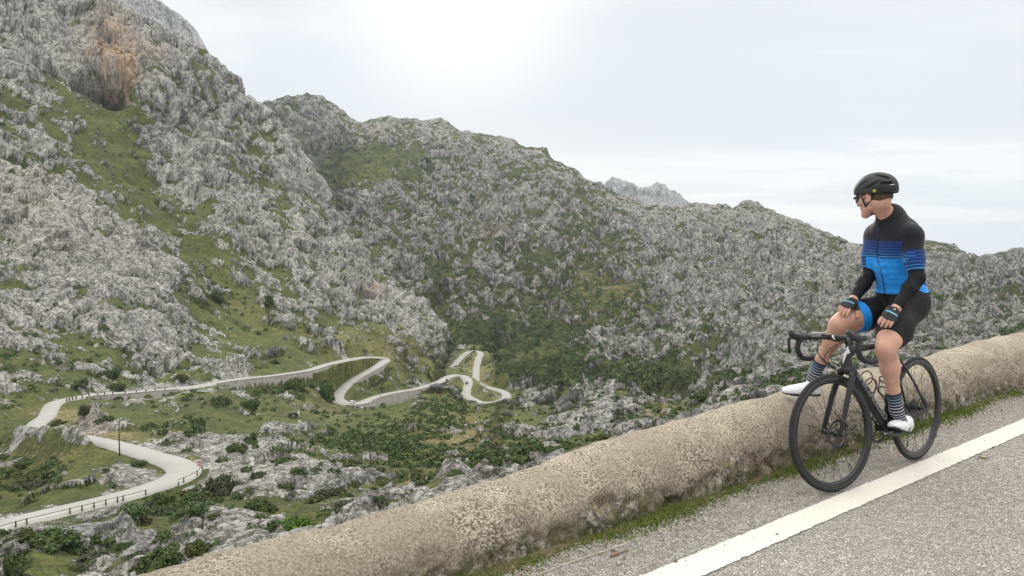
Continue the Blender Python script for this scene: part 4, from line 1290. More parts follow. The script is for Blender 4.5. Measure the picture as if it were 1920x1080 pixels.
def tree_line(px, py, w, h, lab):
    p = surf(px, py, 2); s = p.y / F
    put_shrub(p, w * s, h * s, 'dark', lab, name='pine_shrub')
for a in [(1828,489,18,16,'dark round tree alone on the right hand skyline'), (1577,455,11,9,'small dark tree on the skyline left of the cyclist'), (1762,568,18,30,'dark narrow tree on the slope right of the cyclist'),
          (1115,345,7,7,'tiny dark tree on the ridge before the distant peak'), (800,300,22,16,'dark bush high on the middle mountain'), (885,370,14,14,'dark clump in the middle mountain face')]:
    tree_line(*a)

# random shrubs: density follows the cover
DARK1 = [(800,800,70,30,0,1.0),(680,830,120,26,0.1,1.0),(860,760,60,20,0.2,1.2),(720,700,60,22,0.2,1.0),(430,550,60,25,0.3,1.0),(625,700,45,14,-0.3,1.4),(640,690,50,20,0,0.8),(300,940,100,25,0,0.8),(60,900,90,22,0,0.9),(930,680,60,30,0,1.0),(220,700,90,22,0,0.5),(900,850,100,30,0,0.4),(450,740,90,24,0,0.5),
         (30,330,60,60,0,0.5),(120,600,60,40,0,0.3),(380,310,70,60,0,0.4),(290,240,60,60,0,0.4),(560,450,60,60,0,0.2)]
DARK2 = [(960,680,130,50,0,1.6),(1060,560,100,90,0.3,0.9),(860,560,80,60,0,0.7),(1090,450,70,60,0.5,0.8),(880,400,120,50,0,0.55),(940,480,90,40,0,0.5),(1200,640,120,60,0,0.5),(1250,735,150,16,0,1.4),(1060,700,120,60,0,0.8),(1300,560,90,40,0,0.3),(1120,400,60,30,0,0.4),(640,260,50,50,0,0.2)]
def scatter(T, V, X, Y_, dark, n, seed, smin, smax, thr):
    rng = np.random.RandomState(seed)
    r = rng.randint(0, T.shape[0] - 2, n); c = rng.randint(0, T.shape[1], n)
    v = V[r, c]; x = X[r, c]; y = Y_[r, c]
    dk = blobs(x, y, dark)
    pr = np.clip(0.10 + dk, 0, 1.3) * (v < thr + 0.15 * dk) + 0.05
    p = T[r, c]
    clump = perlin(p.astype(np.float32) / 30) + 0.5
    pr *= np.clip(clump, 0.1, 1)
    keep = rng.rand(n) < pr * 0.8
    p, dk = p[keep], dk[keep]
    rd, side, k = road_near(p[:, :2])
    sz = rng.uniform(smin, smax, len(p)) * np.where(rng.rand(len(p)) < 0.15, 1.5, 1)
    ok = rd > 5.0 + sz * np.where(side > 0, 2.2, 1.0)
    ok |= (side > 0) & (p[:, 2] + 1.3 * sz < ROAD[k, 2] - 0.1) & (rd > RW[k] + 1.5)
    return p[ok], sz[ok], dk[ok]
p1, s1, d1 = scatter(T1, V1, TX1, TY1, DARK1, 60000, 3, 0.6, 2.0, 0.22)
pj = project(p1)
vis = (pj[1] < sil(pj[0]) - 4) & (pj[0] > -20) & (pj[0] < 1940) & (pj[1] > 0)
p1, s1, d1 = p1[vis], s1[vis], d1[vis]
app = s1 / p1[:, 1]
order = np.argsort(-app)
print('shrubs', len(p1))
for k in order[:200]:
    kind = _rs.choice(['dark', 'dark', 'olive', 'grey', 'dark'])
    put_shrub(p1[k], s1[k] * 2, s1[k] * _rs.uniform(.8, 1.15), kind, 'small wild shrub among the rocks and grass of the near slope', 'wild shrubs scattered on the near slope')
def mass(name, pts, sizes, n, m, label, seed, leaf=0.33):
    rng = np.random.RandomState(seed)
    K = len(pts)
    d = rng.normal(size=(K, n, 3)); d /= np.linalg.norm(d, axis=-1)[..., None]
    d[..., 2] = np.abs(d[..., 2]) * .85
    pos = pts[:, None] + d * sizes[:, None, None] * rng.uniform(.55, 1.05, (K, n, 1)) * (1 + 0.35 * rng.normal(size=(K, 1, 3)) * [1, 1, .3])
    nr = d + rng.normal(size=d.shape) * .45
    a = np.cross(nr, rng.normal(size=d.shape)); a /= np.linalg.norm(a, axis=-1)[..., None] + 1e-9
    b_ = np.cross(nr, a); b_ /= np.linalg.norm(b_, axis=-1)[..., None] + 1e-9
    s = sizes[:, None, None] * leaf * rng.uniform(.6, 1.3, (K, n, 1))
    V = np.stack([pos - a * s, pos + a * s * .8 - b_ * s * .4, pos + b_ * s], 2).reshape(-1, 3)
    tag(link(name, mesh_np(name, V, np.arange(len(V)).reshape(-1, 3), False), m), label, 'scrub', kind='stuff')
rest = order[200:]
mass('slope_scrub', p1[rest], s1[rest] * .9, 46, ML['dark'], 'low dark scrub growing over the near slope', 4)
p2, s2, d2 = scatter(T2, V2, TX2, TY2, DARK2, 70000, 8, 1.3, 3.4, 0.15)
mass('mountain_scrub', p2, s2, 34, ML['dark'], 'dark scrub patches on the far mountain', 5)
print('scrub far', len(p2))
# =============================================================== bicycle
RA = G(1720, 862); FA = G(1565, 922)
fwd = (FA - RA); WBL = fwd.length; fwd.normalize()
BYAW = math.atan2(fwd.y, fwd.x)
print('wheelbase', WBL)
LEAN = math.radians(3.5)
bike = empty('road_bicycle', (RA.x, RA.y, 0.004), BYAW)
bike.rotation_euler = (LEAN, 0, BYAW)
tag(bike, 'matt black carbon road bicycle standing beside the low wall', 'bicycle')
BM = Matrix.Translation((RA.x, RA.y, 0.004)) @ Matrix.Rotation(BYAW, 4, 'Z') @ Matrix.Rotation(LEAN, 4, 'X')
def bl2w(p): return BM @ Vector(p)
R_ = 0.338
M_carbon = simple('matt_black_carbon', (0.010, 0.013, 0.0135), 0.5, nscale=30, namp=0.25, coat=0.0)
M_gloss = simple('satin_black_carbon', (0.009, 0.010, 0.012), 0.35, coat=0.15)
M_tyre = simple('tyre_rubber', (0.017, 0.0185, 0.019), 0.8, nscale=120, namp=0.3, bump=0.3, bscale=500)
M_tape = simple('bar_tape', (0.018, 0.019, 0.02), 0.7, nscale=160, namp=0.3, bump=0.5, bscale=220)
M_rub = simple('hood_rubber', (0.020, 0.020, 0.022), 0.6)
M_metal = simple('brushed_steel', (0.42, 0.42, 0.42), 0.32, 0.9)
M_dmet = simple('dark_anodised', (0.05, 0.052, 0.055), 0.35, 0.7)
M_spoke = simple('black_spoke', (0.03, 0.03, 0.032), 0.4, 0.4)
M_red = simple('dark_red_cage', (0.07, 0.012, 0.016), 0.4, coat=0.3)
M_white = simple('white_decal', (0.78, 0.79, 0.80), 0.5)
M_grey = simple('grey_decal', (0.36, 0.38, 0.385), 0.45)
M_side = simple('tyre_sidewall_mark', (0.35, 0.36, 0.36), 0.6)

def bm_obj(name, bm, m, parent, smooth=True):
    me = bpy.data.meshes.new(name); bmesh.ops.recalc_face_normals(bm, faces=bm.faces); bm.to_mesh(me); bm.free()
    return link(name, me, m, parent, smooth)

def lathe_mesh(name, prof, n=96, a0=0, a1=2 * math.pi):
    """profile of (radius, y) revolved about the Y axis (a wheel in the XZ plane), closed profile"""
    prof = np.array(prof); k = len(prof)
    an = np.linspace(a0, a1, n, endpoint=False)
    co = np.stack([prof[None, :, 0] * np.cos(an)[:, None], np.repeat(prof[None, :, 1], n, 0), prof[None, :, 0] * np.sin(an)[:, None]], -1).reshape(-1, 3)
    f = []
    for i in range(n):
        for j in range(k):
            f.append((i * k + j, i * k + (j + 1) % k, ((i + 1) % n) * k + (j + 1) % k, ((i + 1) % n) * k + j))
    return mesh_np(name, co, np.array(f))

def circle_prof(R, r, n=16, flat=1.0):
    return [(R + r * math.cos(a) * flat, r * math.sin(a)) for a in np.linspace(0, 2 * math.pi, n, endpoint=False)]

def wheel(name, parent, loc, rotor_side=1, rear=False):
    """wheel about its own centre, axle along local Y"""
    w = empty(name, loc); w.parent = parent; w.rotation_euler = (0, 0.0, 0)
    link('tyre', lathe_mesh('tyre', circle_prof(R_ - 0.0135, 0.0138, 18)), M_tyre, w)
    # deep aero rim
    rp = [(R_ - 0.020, 0.0115), (R_ - 0.026, 0.0135), (R_ - 0.040, 0.0142), (R_ - 0.051, 0.0105), (R_ - 0.056, 0.003), (R_ - 0.056, -0.003), (R_ - 0.051, -0.0105), (R_ - 0.040, -0.0142), (R_ - 0.026, -0.0135), (R_ - 0.020, -0.0115)]
    link('rim', lathe_mesh('rim', rp), M_gloss, w)
    # thin pale wear line on the side wall
    link('sidewall_line', lathe_mesh('sidewall_line', [(R_ - 0.0215, 0.0137), (R_ - 0.0228, 0.0143), (R_ - 0.0240, 0.0140)] + [(R_ - 0.0240, 0.0133), (R_ - 0.0215, 0.0128)], 96), simple('rim_edge_' + name, (0.075, 0.085, 0.085), 0.35), w)
    link('hub', tube_mesh('hub', [(0, -0.05, 0), (0, -0.045, 0), (0, -0.028, 0), (0, -0.02, 0), (0, 0.02, 0), (0, 0.028, 0), (0, 0.034, 0), (0, 0.05, 0)], [0.010, 0.02, 0.021, 0.013, 0.013, 0.024, 0.024, 0.010], 16), M_dmet, w)
    ns = 24
    for i in range(ns):
        a = 2 * math.pi * i / ns
        s = 1 if i % 2 else -1
        off = 0.32 * (1 if (i // 2) % 2 else -1)
        p0 = (0.021 * math.cos(a + off * 4), s * 0.030, 0.021 * math.sin(a + off * 4))
        p1 = ((R_ - 0.055) * math.cos(a), s * 0.003, (R_ - 0.055) * math.sin(a))
        link('spoke', tube_mesh('spoke', [p0, p1], 0.0013, 5), M_spoke, w)
    # rotor: outer ring with arms
    yy = 0.037 * rotor_side
    ro = link('brake_rotor', lathe_mesh('brake_rotor', [(0.080, yy - .0012), (0.080, yy + .0012), (0.064, yy + .0012), (0.064, yy - .0012)], 64), simple('rotor_steel_' + name, (0.07, 0.072, 0.075), 0.45, 0.7), w)
    for i in range(6):
        a = 2 * math.pi * i / 6
        link('rotor_arm', tube_mesh('rotor_arm', [(0.022 * math.cos(a), yy, 0.022 * math.sin(a)), (0.045 * math.cos(a + .45), yy, 0.045 * math.sin(a + .45)), (0.067 * math.cos(a + .55), yy, 0.067 * math.sin(a + .55))], [(0.006, 0.0016)] * 3, 6, flat=None), M_dmet, ro)
    vp = math.radians(-110 if not rear else -60)
    link('valve', tube_mesh('valve', [((R_ - .064) * math.cos(vp), 0, (R_ - .064) * math.sin(vp)), ((R_ - .11) * math.cos(vp), 0, (R_ - .11) * math.sin(vp))], 0.0028, 6), M_dmet, w)
    return w

# key points in the bicycle's own frame: x forward from the rear contact, y to its left, z up
AX = Vector((0, 0, R_)); BBp = Vector((0.41, 0, 0.272))
HA = math.radians(73.2)
axis = Vector((-math.cos(HA), 0, math.sin(HA)))          # steering axis, upwards and back
FX = Vector((WBL, 0, R_))
offk = Vector((math.sin(HA), 0, math.cos(HA))) * 0.045   # fork rake
crown = FX - offk + axis * 0.372
htop = crown + axis * 0.150
seat_cl = Vector((0.41 - 0.178, 0, 0.272 + 0.545))
STEER = math.radians(-10.5)
# ---- frame
frame = empty('frame'); frame.parent = bike
def part(name, pts, rad, m=M_carbon, parent=frame, sides=14, flat=(0, 1, 0)):
    return link(name, tube_mesh(name, pts, rad, sides, True, flat), m, parent, True)
dt0 = crown + axis * 0.035 + Vector((-.01, 0, 0)); dt1 = BBp + Vector((-.005, 0, .01))
part('down_tube', [dt0, dt0.lerp(dt1, .15), dt0.lerp(dt1, .5), dt0.lerp(dt1, .85), dt1], [(.022, .034), (.022, .036), (.023, .036), (.027, .034), (.032, .03)])
tt0 = htop - axis * 0.03; tt1 = seat_cl + Vector((0.006, 0, -0.03))
part('top_tube', [tt0, tt0.lerp(tt1, .12), tt0.lerp(tt1, .5), tt1], [(.020, .026), (.019, .021), (.017, .016), (.014, .014)])
part('seat_tube', [BBp, BBp.lerp(seat_cl, .5), seat_cl], [(.020, .030), (.014, .024), (.014, .022)])
part('head_tube', [crown - axis * 0.012, crown + axis * .02, crown + axis * 0.09, htop], [(.029, .033), (.027, .034), (.023, .029), (.023, .028)], sides=18)
for s in (1, -1):
    part('chain_stay', [BBp + Vector((-.02, s * .035, -.005)), Vector((.25, s * .045, .292)), Vector((.1, s * .060, .322)), AX + Vector((.005, s * .068, 0))], [(.010, .014), (.008, .013), (.008, .012), (.009, .014)])
    part('seat_stay', [seat_cl + Vector((0, s * .012, -.13)), Vector((.12, s * .045, .53)), AX + Vector((0, s * .066, .012))], [(.007, .010), (.006, .009), (.006, .009)])
    part('dropout', [AX + Vector((-.012, s * .068, .0)), AX + Vector((.02, s * .068, 0))], [(.005, .018), (.005, .016)])
part('bottom_bracket', [BBp + Vector((0, -.043, 0)), BBp + Vector((0, .043, 0))], [.026, .026], flat=(0, 0, 1))
part('seat_clamp', [seat_cl + Vector((0, 0, -.012)), seat_cl + Vector((-.002, 0, .012))], [(.018, .024)] * 2)
# ---- seat post and saddle
sp_dir = (seat_cl - BBp).normalized()
stop = seat_cl + sp_dir * 0.165
link('seat_post', tube_mesh('seat_post', [seat_cl - sp_dir * .03, stop], [(.013, .020)] * 2, 12, True, (0, 1, 0)), M_carbon, bike, True)
def saddle():
    rows = []
    xs = np.linspace(-.13, .14, 16)
    for x in xs:
        u = (x + .13) / .27
        w = np.interp(u, [0, .08, .25, .45, .6, 1], [.045, .068, .070, .045, .028, .017])
        z = np.interp(u, [0, .2, .5, 1], [.022, .012, .004, .004])
        rows.append([(x, w * math.cos(a), z + (.012 * math.sin(a) if math.sin(a) > 0 else .028 * math.sin(a))) for a in np.linspace(0, 2 * math.pi, 14, endpoint=False)])
    co = np.array(rows).reshape(-1, 3) + np.array([stop.x - .01, 0, stop.z + .045])
    f = [(i * 14 + j, i * 14 + (j + 1) % 14, (i + 1) * 14 + (j + 1) % 14, (i + 1) * 14 + j) for i in range(15) for j in range(14)]
    me = bpy.data.meshes.new('saddle'); me.from_pydata([tuple(c) for c in co], [], f + [tuple(range(13, -1, -1)), tuple(15 * 14 + j for j in range(14))])
    o = link('saddle', me, M_rub, bike, True)
    for s in (1, -1):
        link('saddle_rail', tube_mesh('saddle_rail', [(stop.x - .10, s * .022, stop.z + .035), (stop.x - .04, s * .022, stop.z + .012), (stop.x + .05, s * .022, stop.z + .012), (stop.x + .12, s * .014, stop.z + .035)], .0035, 6), M_dmet, o)
    return o
saddle()
# ---- drivetrain on the right side, cranks level-ish
CRA = math.radians(1)
cdir = Vector((math.cos(CRA), 0, math.sin(CRA)))
chr_ = link('chainring', lathe_mesh('chainring', [(.102, -.0015), (.102, .0015), (.085, .0015), (.085, -.0015)], 52), M_dmet, bike)
chr_.location = BBp + Vector((0, -.048, 0))
for i in range(4):
    a = math.pi / 4 + i * math.pi / 2
    link('spider_arm', tube_mesh('spider_arm', [(0, 0, 0), (.088 * math.cos(a), 0, .088 * math.sin(a))], [(.012, .003), (.006, .003)], 8, True, (math.sin(a), 0, -math.cos(a))), M_gloss, chr_)
cas = link('cassette', tube_mesh('cassette', [(0, -.018, R_), (0, -.024, R_), (0, -.034, R_), (0, -.044, R_), (0, -.05, R_)], [.058, .052, .043, .034, .028], 24), M_dmet, bike)
for z0, z1 in ((.10, .045), (-.10, -.045)):
    pass
link('chain', tube_mesh('chain', [BBp + Vector((0, -.048, .101)), (.2, -.046, .35), (0, -.04, R_ + .045)], .0035, 6), M_dmet, bike)
link('chain_run', tube_mesh('chain_run', [BBp + Vector((0, -.048, -.101)), (.22, -.047, .185), (.035, -.046, .175), (.008, -.046, .19), (.03, -.046, .245), (.035, -.044, .28), (0, -.04, R_ - .045)], .0035, 6), M_dmet, bike)
rd_ = empty('rear_derailleur'); rd_.parent = bike
link('cage', tube_mesh('cage', [(.022, -.052, .262), (.02, -.052, .185)], [(.004, .016), (.004, .018)], 8, True, (0, 1, 0)), M_gloss, rd_, True)
for z in (.262, .188):
    link('jockey_wheel', tube_mesh('jockey_wheel', [(.022, -.044, z), (.022, -.05, z)], .021, 14), M_dmet, rd_)
link('knuckle', tube_mesh('knuckle', [(0, -.075, .315), (.025, -.07, .285), (.022, -.056, .265)], [.012, .016, .012], 10), M_gloss, rd_, True)
for s, dd in ((1, cdir), (-1, -cdir)):
    a0 = BBp + Vector((0, s * .055, 0)); a1 = BBp + Vector((0, s * .068, 0)) + dd * .172
    ck = link('crank_arm', tube_mesh('crank_arm', [a0 - dd * .015, a0 + dd * .03, a1 - dd * .02, a1 + dd * .012], [(.007, .018), (.008, .017), (.007, .013), (.006, .011)], 12, True, (0, 1, 0)), M_gloss, bike, True)
    pc = a1 + Vector((0, s * .055, 0))
    pd = link('pedal', tube_mesh('pedal', [pc + Vector((-.045, 0, -.012)), pc + Vector((-.02, 0, -.004)), pc + Vector((.02, 0, 0)), pc + Vector((.048, 0, .004))], [(.020, .006), (.034, .010), (.033, .009), (.018, .005)], 12, True, (0, 1, 0)), M_rub, bike, True)
    link('pedal_axle', tube_mesh('pedal_axle', [a1, pc], .006, 8), M_metal, pd)
PEDAL_L = BBp + Vector((0, .123, 0)) + cdir * .172
# ---- bottle cages (empty): dark red hoops on the down tube, black one on the seat tube
def cage(base, d, up, m, name='bottle_cage'):
    d = d.normalized(); up = up.normalized()
    c = link(name, tube_mesh(name, [base + up * .008 - d * .02, base + up * .008 + d * .10], [(.012, .003)] * 2, 8, True, (0, 1, 0)), m, bike, True)
    def hoop(off, r, tilt, m_=m):
        pts = []
        for a in np.linspace(math.radians(-90), math.radians(270), 29):
            pts.append(base + d * (off + tilt * (math.sin(a) + 1) / 2) + up * (.010 + r + r * math.sin(a)) + Vector((0, r * math.cos(a), 0)))
        return tube_mesh('hoop', pts, .0042, 7)
    link('hoop', hoop(.10, .037, .035), m, c, True)
    link('hoop_low', hoop(.02, .037, .05), m, c, True)
    for s in (1, -1):
        link('cage_arm', tube_mesh('cage_arm', [base + up * .012 + Vector((0, s * .01, 0)), base + up * .045 + Vector((0, s * .037, 0)) + d * .05, base + up * .055 + Vector((0, s * .036, 0)) + d * .11], .004, 6), m, c, True)
ddir = (dt0 - dt1).normalized()
upn = Vector((-ddir.z, 0, ddir.x)); upn = upn if upn.z > 0 else -upn
cage(dt1 + ddir * .27 + upn * .030, ddir, upn, M_red)
sdir = sp_dir; sup = Vector((sdir.z, 0, -sdir.x)); sup = sup if sup.x > 0 else -sup
cage(BBp + sdir * .17 + sup * .026, sdir, sup, M_rub)

# ---- lettering on the down tube, outlined, reading from the head tube down
def text_mesh(name, body, size, outline=False, bold=0.0):
    cu = bpy.data.curves.new(name, 'FONT'); cu.body = body; cu.size = size
    cu.align_x = 'LEFT'; cu.align_y = 'CENTER'
    cu.offset = bold
    cu.extrude = 0.0004
    if outline:
        cu.fill_mode = 'NONE'; cu.bevel_depth = 0.0011; cu.extrude = 0; cu.bevel_resolution = 0
    o = bpy.data.objects.new(name, cu); C.objects.link(o)
    dg = bpy.context.evaluated_depsgraph_get()
    me = bpy.data.meshes.new_from_object(o.evaluated_get(dg))
    bpy.data.objects.remove(o); bpy.data.curves.remove(cu)
    me.name = name
    return me
def place_text(me, origin, xdir, ydir, m, parent, name, xscale=1.0, curve=None):
    z = xdir.cross(ydir).normalized()
    M = Matrix((xdir, ydir, z)).transposed().to_4x4(); M.translation = origin
    me.transform(Matrix.Scale(xscale, 4, (1, 0, 0)))
    me.transform(M)
    return link(name, me, m, parent)
L_ = (dt1 - dt0).length
for s in (1, -1):
    xd = -ddir if s == 1 else ddir
    yd = upn
    st = dt0 - ddir * (L_ * .12) if s == 1 else dt0 - ddir * (L_ * .86)
    me = text_mesh('lettering', 'SPECIALIZED', .055, True)
    w_ = max(v.co.x for v in me.vertices)
    place_text(me, st + Vector((0, s * .0375, 0)) + upn * -.002 , xd, yd, M_grey, frame.children[0] if False else bpy.data.objects['down_tube'], 'lettering', L_ * .74 / w_)

# ---- steered assembly
steer = empty('fork_and_bars'); steer.parent = bike
steer.location = crown
steer.rotation_mode = 'QUATERNION'
from mathutils import Quaternion
steer.rotation_quaternion = Quaternion(axis, STEER)
def st_(p): return Vector(p) - crown
fk = empty('fork'); fk.parent = steer
def spart(name, pts, rad, m=M_carbon, parent=steer, sides=14, flat=(0, 1, 0), smooth=True):
    return link(name, tube_mesh(name, [st_(p) for p in pts], rad, sides, True, flat), m, parent, smooth)
for s in (1, -1):
    spart('fork_leg', [crown + Vector((.0, s * .026, -.002)), crown + Vector((.004, s * .046, -.035)), crown.lerp(FX, .45) + Vector((.000, s * .056, 0)), FX + Vector((0, s * .062, 0.0)), FX + Vector((0.001, s * .062, -.018))], [(.019, .024), (.013, .026), (.010, .021), (.009, .015), (.007, .010)], parent=fk)
spart('fork_crown', [crown + Vector((.004, -.034, -.005)), crown + Vector((.004, 0, .008)), crown + Vector((.004, .034, -.005))], [(.024, .028), (.026, .030), (.024, .028)], parent=fk, flat=(0, 0, 1))
spart('axle', [FX + Vector((0, -.07, 0)), FX + Vector((0, .07, 0))], .007, M_dmet, fk, 10, (0, 0, 1))
spart('brake_caliper', [FX + Vector((-.055, .058, .035)), FX + Vector((-.03, .058, .06)), FX + Vector((-.012, .058, .085))], [(.013, .013), (.016, .018), (.012, .012)], M_rub, fk)
fw = wheel('front_wheel', steer, st_(FX), 1)
fw.rotation_euler = (0, 0.2, 0)
rw = wheel('rear_wheel', bike, AX, 1, True)
rw.location = AX
# stem and bars
stc = htop + axis * .026
stem_end = stc + Vector((math.sin(HA) * .115, 0, math.cos(HA) * .115 - .004))
spart('spacer', [htop, htop + axis * .06], [(.021, .021)] * 2, M_rub)
stem = spart('stem', [stc - Vector((.012, 0, 0)), stc.lerp(stem_end, .5), stem_end + Vector((.012, 0, 0))], [(.020, .022), (.017, .017), (.020, .022)], M_gloss)
barc = stem_end
HB = .205
handle = spart('handlebar', [barc + Vector((0, y, z)) for y, z in [(-HB + .01, .0), (-.12, .0), (-.05, .0), (0, 0), (.05, .0), (.12, .0), (HB - .01, 0)]], [(.012, .015), (.010, .019), (.014, .015), (.0158, .0158), (.014, .015), (.010, .019), (.012, .015)], M_tape, flat=(0, 0, 1))
for s in (1, -1):
    c = barc + Vector((0, s * HB, 0))
    drop = [c + Vector((-.004, -s * .02, 0)), c + Vector((.02, 0, .001)), c + Vector((.055, s * .003, -.006)), c + Vector((.080, s * .005, -.030)), c + Vector((.085, s * .008, -.062)), c + Vector((.072, s * .010, -.098)), c + Vector((.040, s * .012, -.122)), c + Vector((0.0, s * .014, -.130)), c + Vector((-.042, s * .016, -.132))]
    dp = catmull([tuple(v) for v in drop], 4)
    spart('drop', [Vector(v) for v in dp], .0158, M_tape, handle, 12, None)
    hd = spart('brake_hood', [c + Vector((.045, s * .003, 0)), c + Vector((.080, s * .004, .006)), c + Vector((.115, s * .003, .016)), c + Vector((.140, s * .001, .034)), c + Vector((.150, -s * .001, .052))], [(.015, .017), (.0155, .021), (.0145, .020), (.014, .019), (.010, .013)], M_rub, steer)
    lv = spart('brake_lever', [c + Vector((.142, s * .003, .022)), c + Vector((.156, s * .006, -.004)), c + Vector((.152, s * .012, -.045)), c + Vector((.138, s * .018, -.085))], [(.008, .009), (.007, .011), (.005, .011), (.004, .008)], M_gloss, hd)
    spart('lever_bolt', [c + Vector((.150, s * .012, .012)), c + Vector((.150, s * .018, .012))], .0055, M_metal, hd, 8)
    spart('bar_plug', [c + Vector((-.042, s * .016, -.132)), c + Vector((-.047, s * .016, -.132))], .0145, M_dmet, handle, 12)
# computer on its out-front mount
cp = spart('bike_computer', [barc + Vector((.035, -.052, .030)), barc + Vector((.12, -.052, .036))], [(.026, .008)] * 2, simple('computer_shell', (0.40, 0.41, 0.41), .35), flat=(0, 1, 0))
spart('screen', [barc + Vector((.045, -.052, .0395)), barc + Vector((.11, -.052, .044))], [(.019, .0012)] * 2, simple('computer_screen', (.10, .12, .11), .12), cp, 12)
spart('mount', [barc + Vector((.0, -.03, .012)), barc + Vector((.06, -.052, .018))], [(.006, .005)] * 2, M_rub, cp, 8)
# cables from the bars into the head tube
for pts in ([(.03, -.10, -.012), (.085, -.07, -.075), (.06, -.03, -.14), (.0, -.012, -.175)], [(.03, -.07, -.012), (.11, -.045, -.06), (.10, -.015, -.13), (.012, -.006, -.18)],
            [(.03, .08, -.012), (.10, .04, -.055), (.09, -.02, -.12), (.008, -.012, -.19)], [(.03, .06, -.012), (.075, .02, -.08), (.05, 0, -.13), (.0, .008, -.16)]):
    ps = catmull([tuple(barc + Vector(p)) for p in pts], 6)
    spart('cable', [Vector(p) for p in ps], .0026, M_rub, steer, 6, None)
# white emblem on the front of the head tube: a stroked lightning-like S, and a small one on the stem face
def stroke_S(name, c, right, up, out, h, parent, m, w=.0075):
    pts = [(.34, .95), (.12, .80), (-.02, .58), (.22, .50), (.02, .30), (-.06, .12), (-.14, -.35), (-.16, -.75), (-.02, -.98)]
    r = [.25, .8, 1.1, 1.5, 1.5, 1.0, .9, .6, .15]
    P_ = [c + right * (x * h * .5) + up * (y * h * .5) + out * .002 for x, y in pts]
    return link(name, tube_mesh(name, P_, [(w * q, .0022) for q in r], 8, True, None if False else tuple(right)), m, parent, True)
fr_ = Vector((math.sin(HA), 0, math.cos(HA)))       # out of the front of the head tube
emc = crown + axis * .085 + fr_ * .028
stroke_S('emblem', emc + Vector((0, .006, 0)), Vector((0, 1, 0)), axis, fr_, .125, bpy.data.objects['head_tube'], M_white)
link('emblem_bar', tube_mesh('emblem_bar', [emc + Vector((0.001, -.018, 0)) + axis * .000, emc + Vector((.002, .004, 0)) + axis * .012, emc + Vector((-.004, .026, 0)) + axis * .020], [(.003, .002), (.008, .002), (.003, .002)], 8, True, tuple(axis)), M_white, bpy.data.objects['head_tube'], True)
link('stem_mark', tube_mesh('stem_mark', [st_(barc + Vector((.017, -.012, .014))), st_(barc + Vector((.020, -.004, .004))), st_(barc + Vector((.018, .006, -.012)))], [(.0045, .0015), (.006, .002), (.003, .0015)], 8, True, (0, 1, 0)), M_white, stem, True)
spart('top_cap', [htop + axis * .06, htop + axis * .066], [(.019, .019)] * 2, M_gloss)
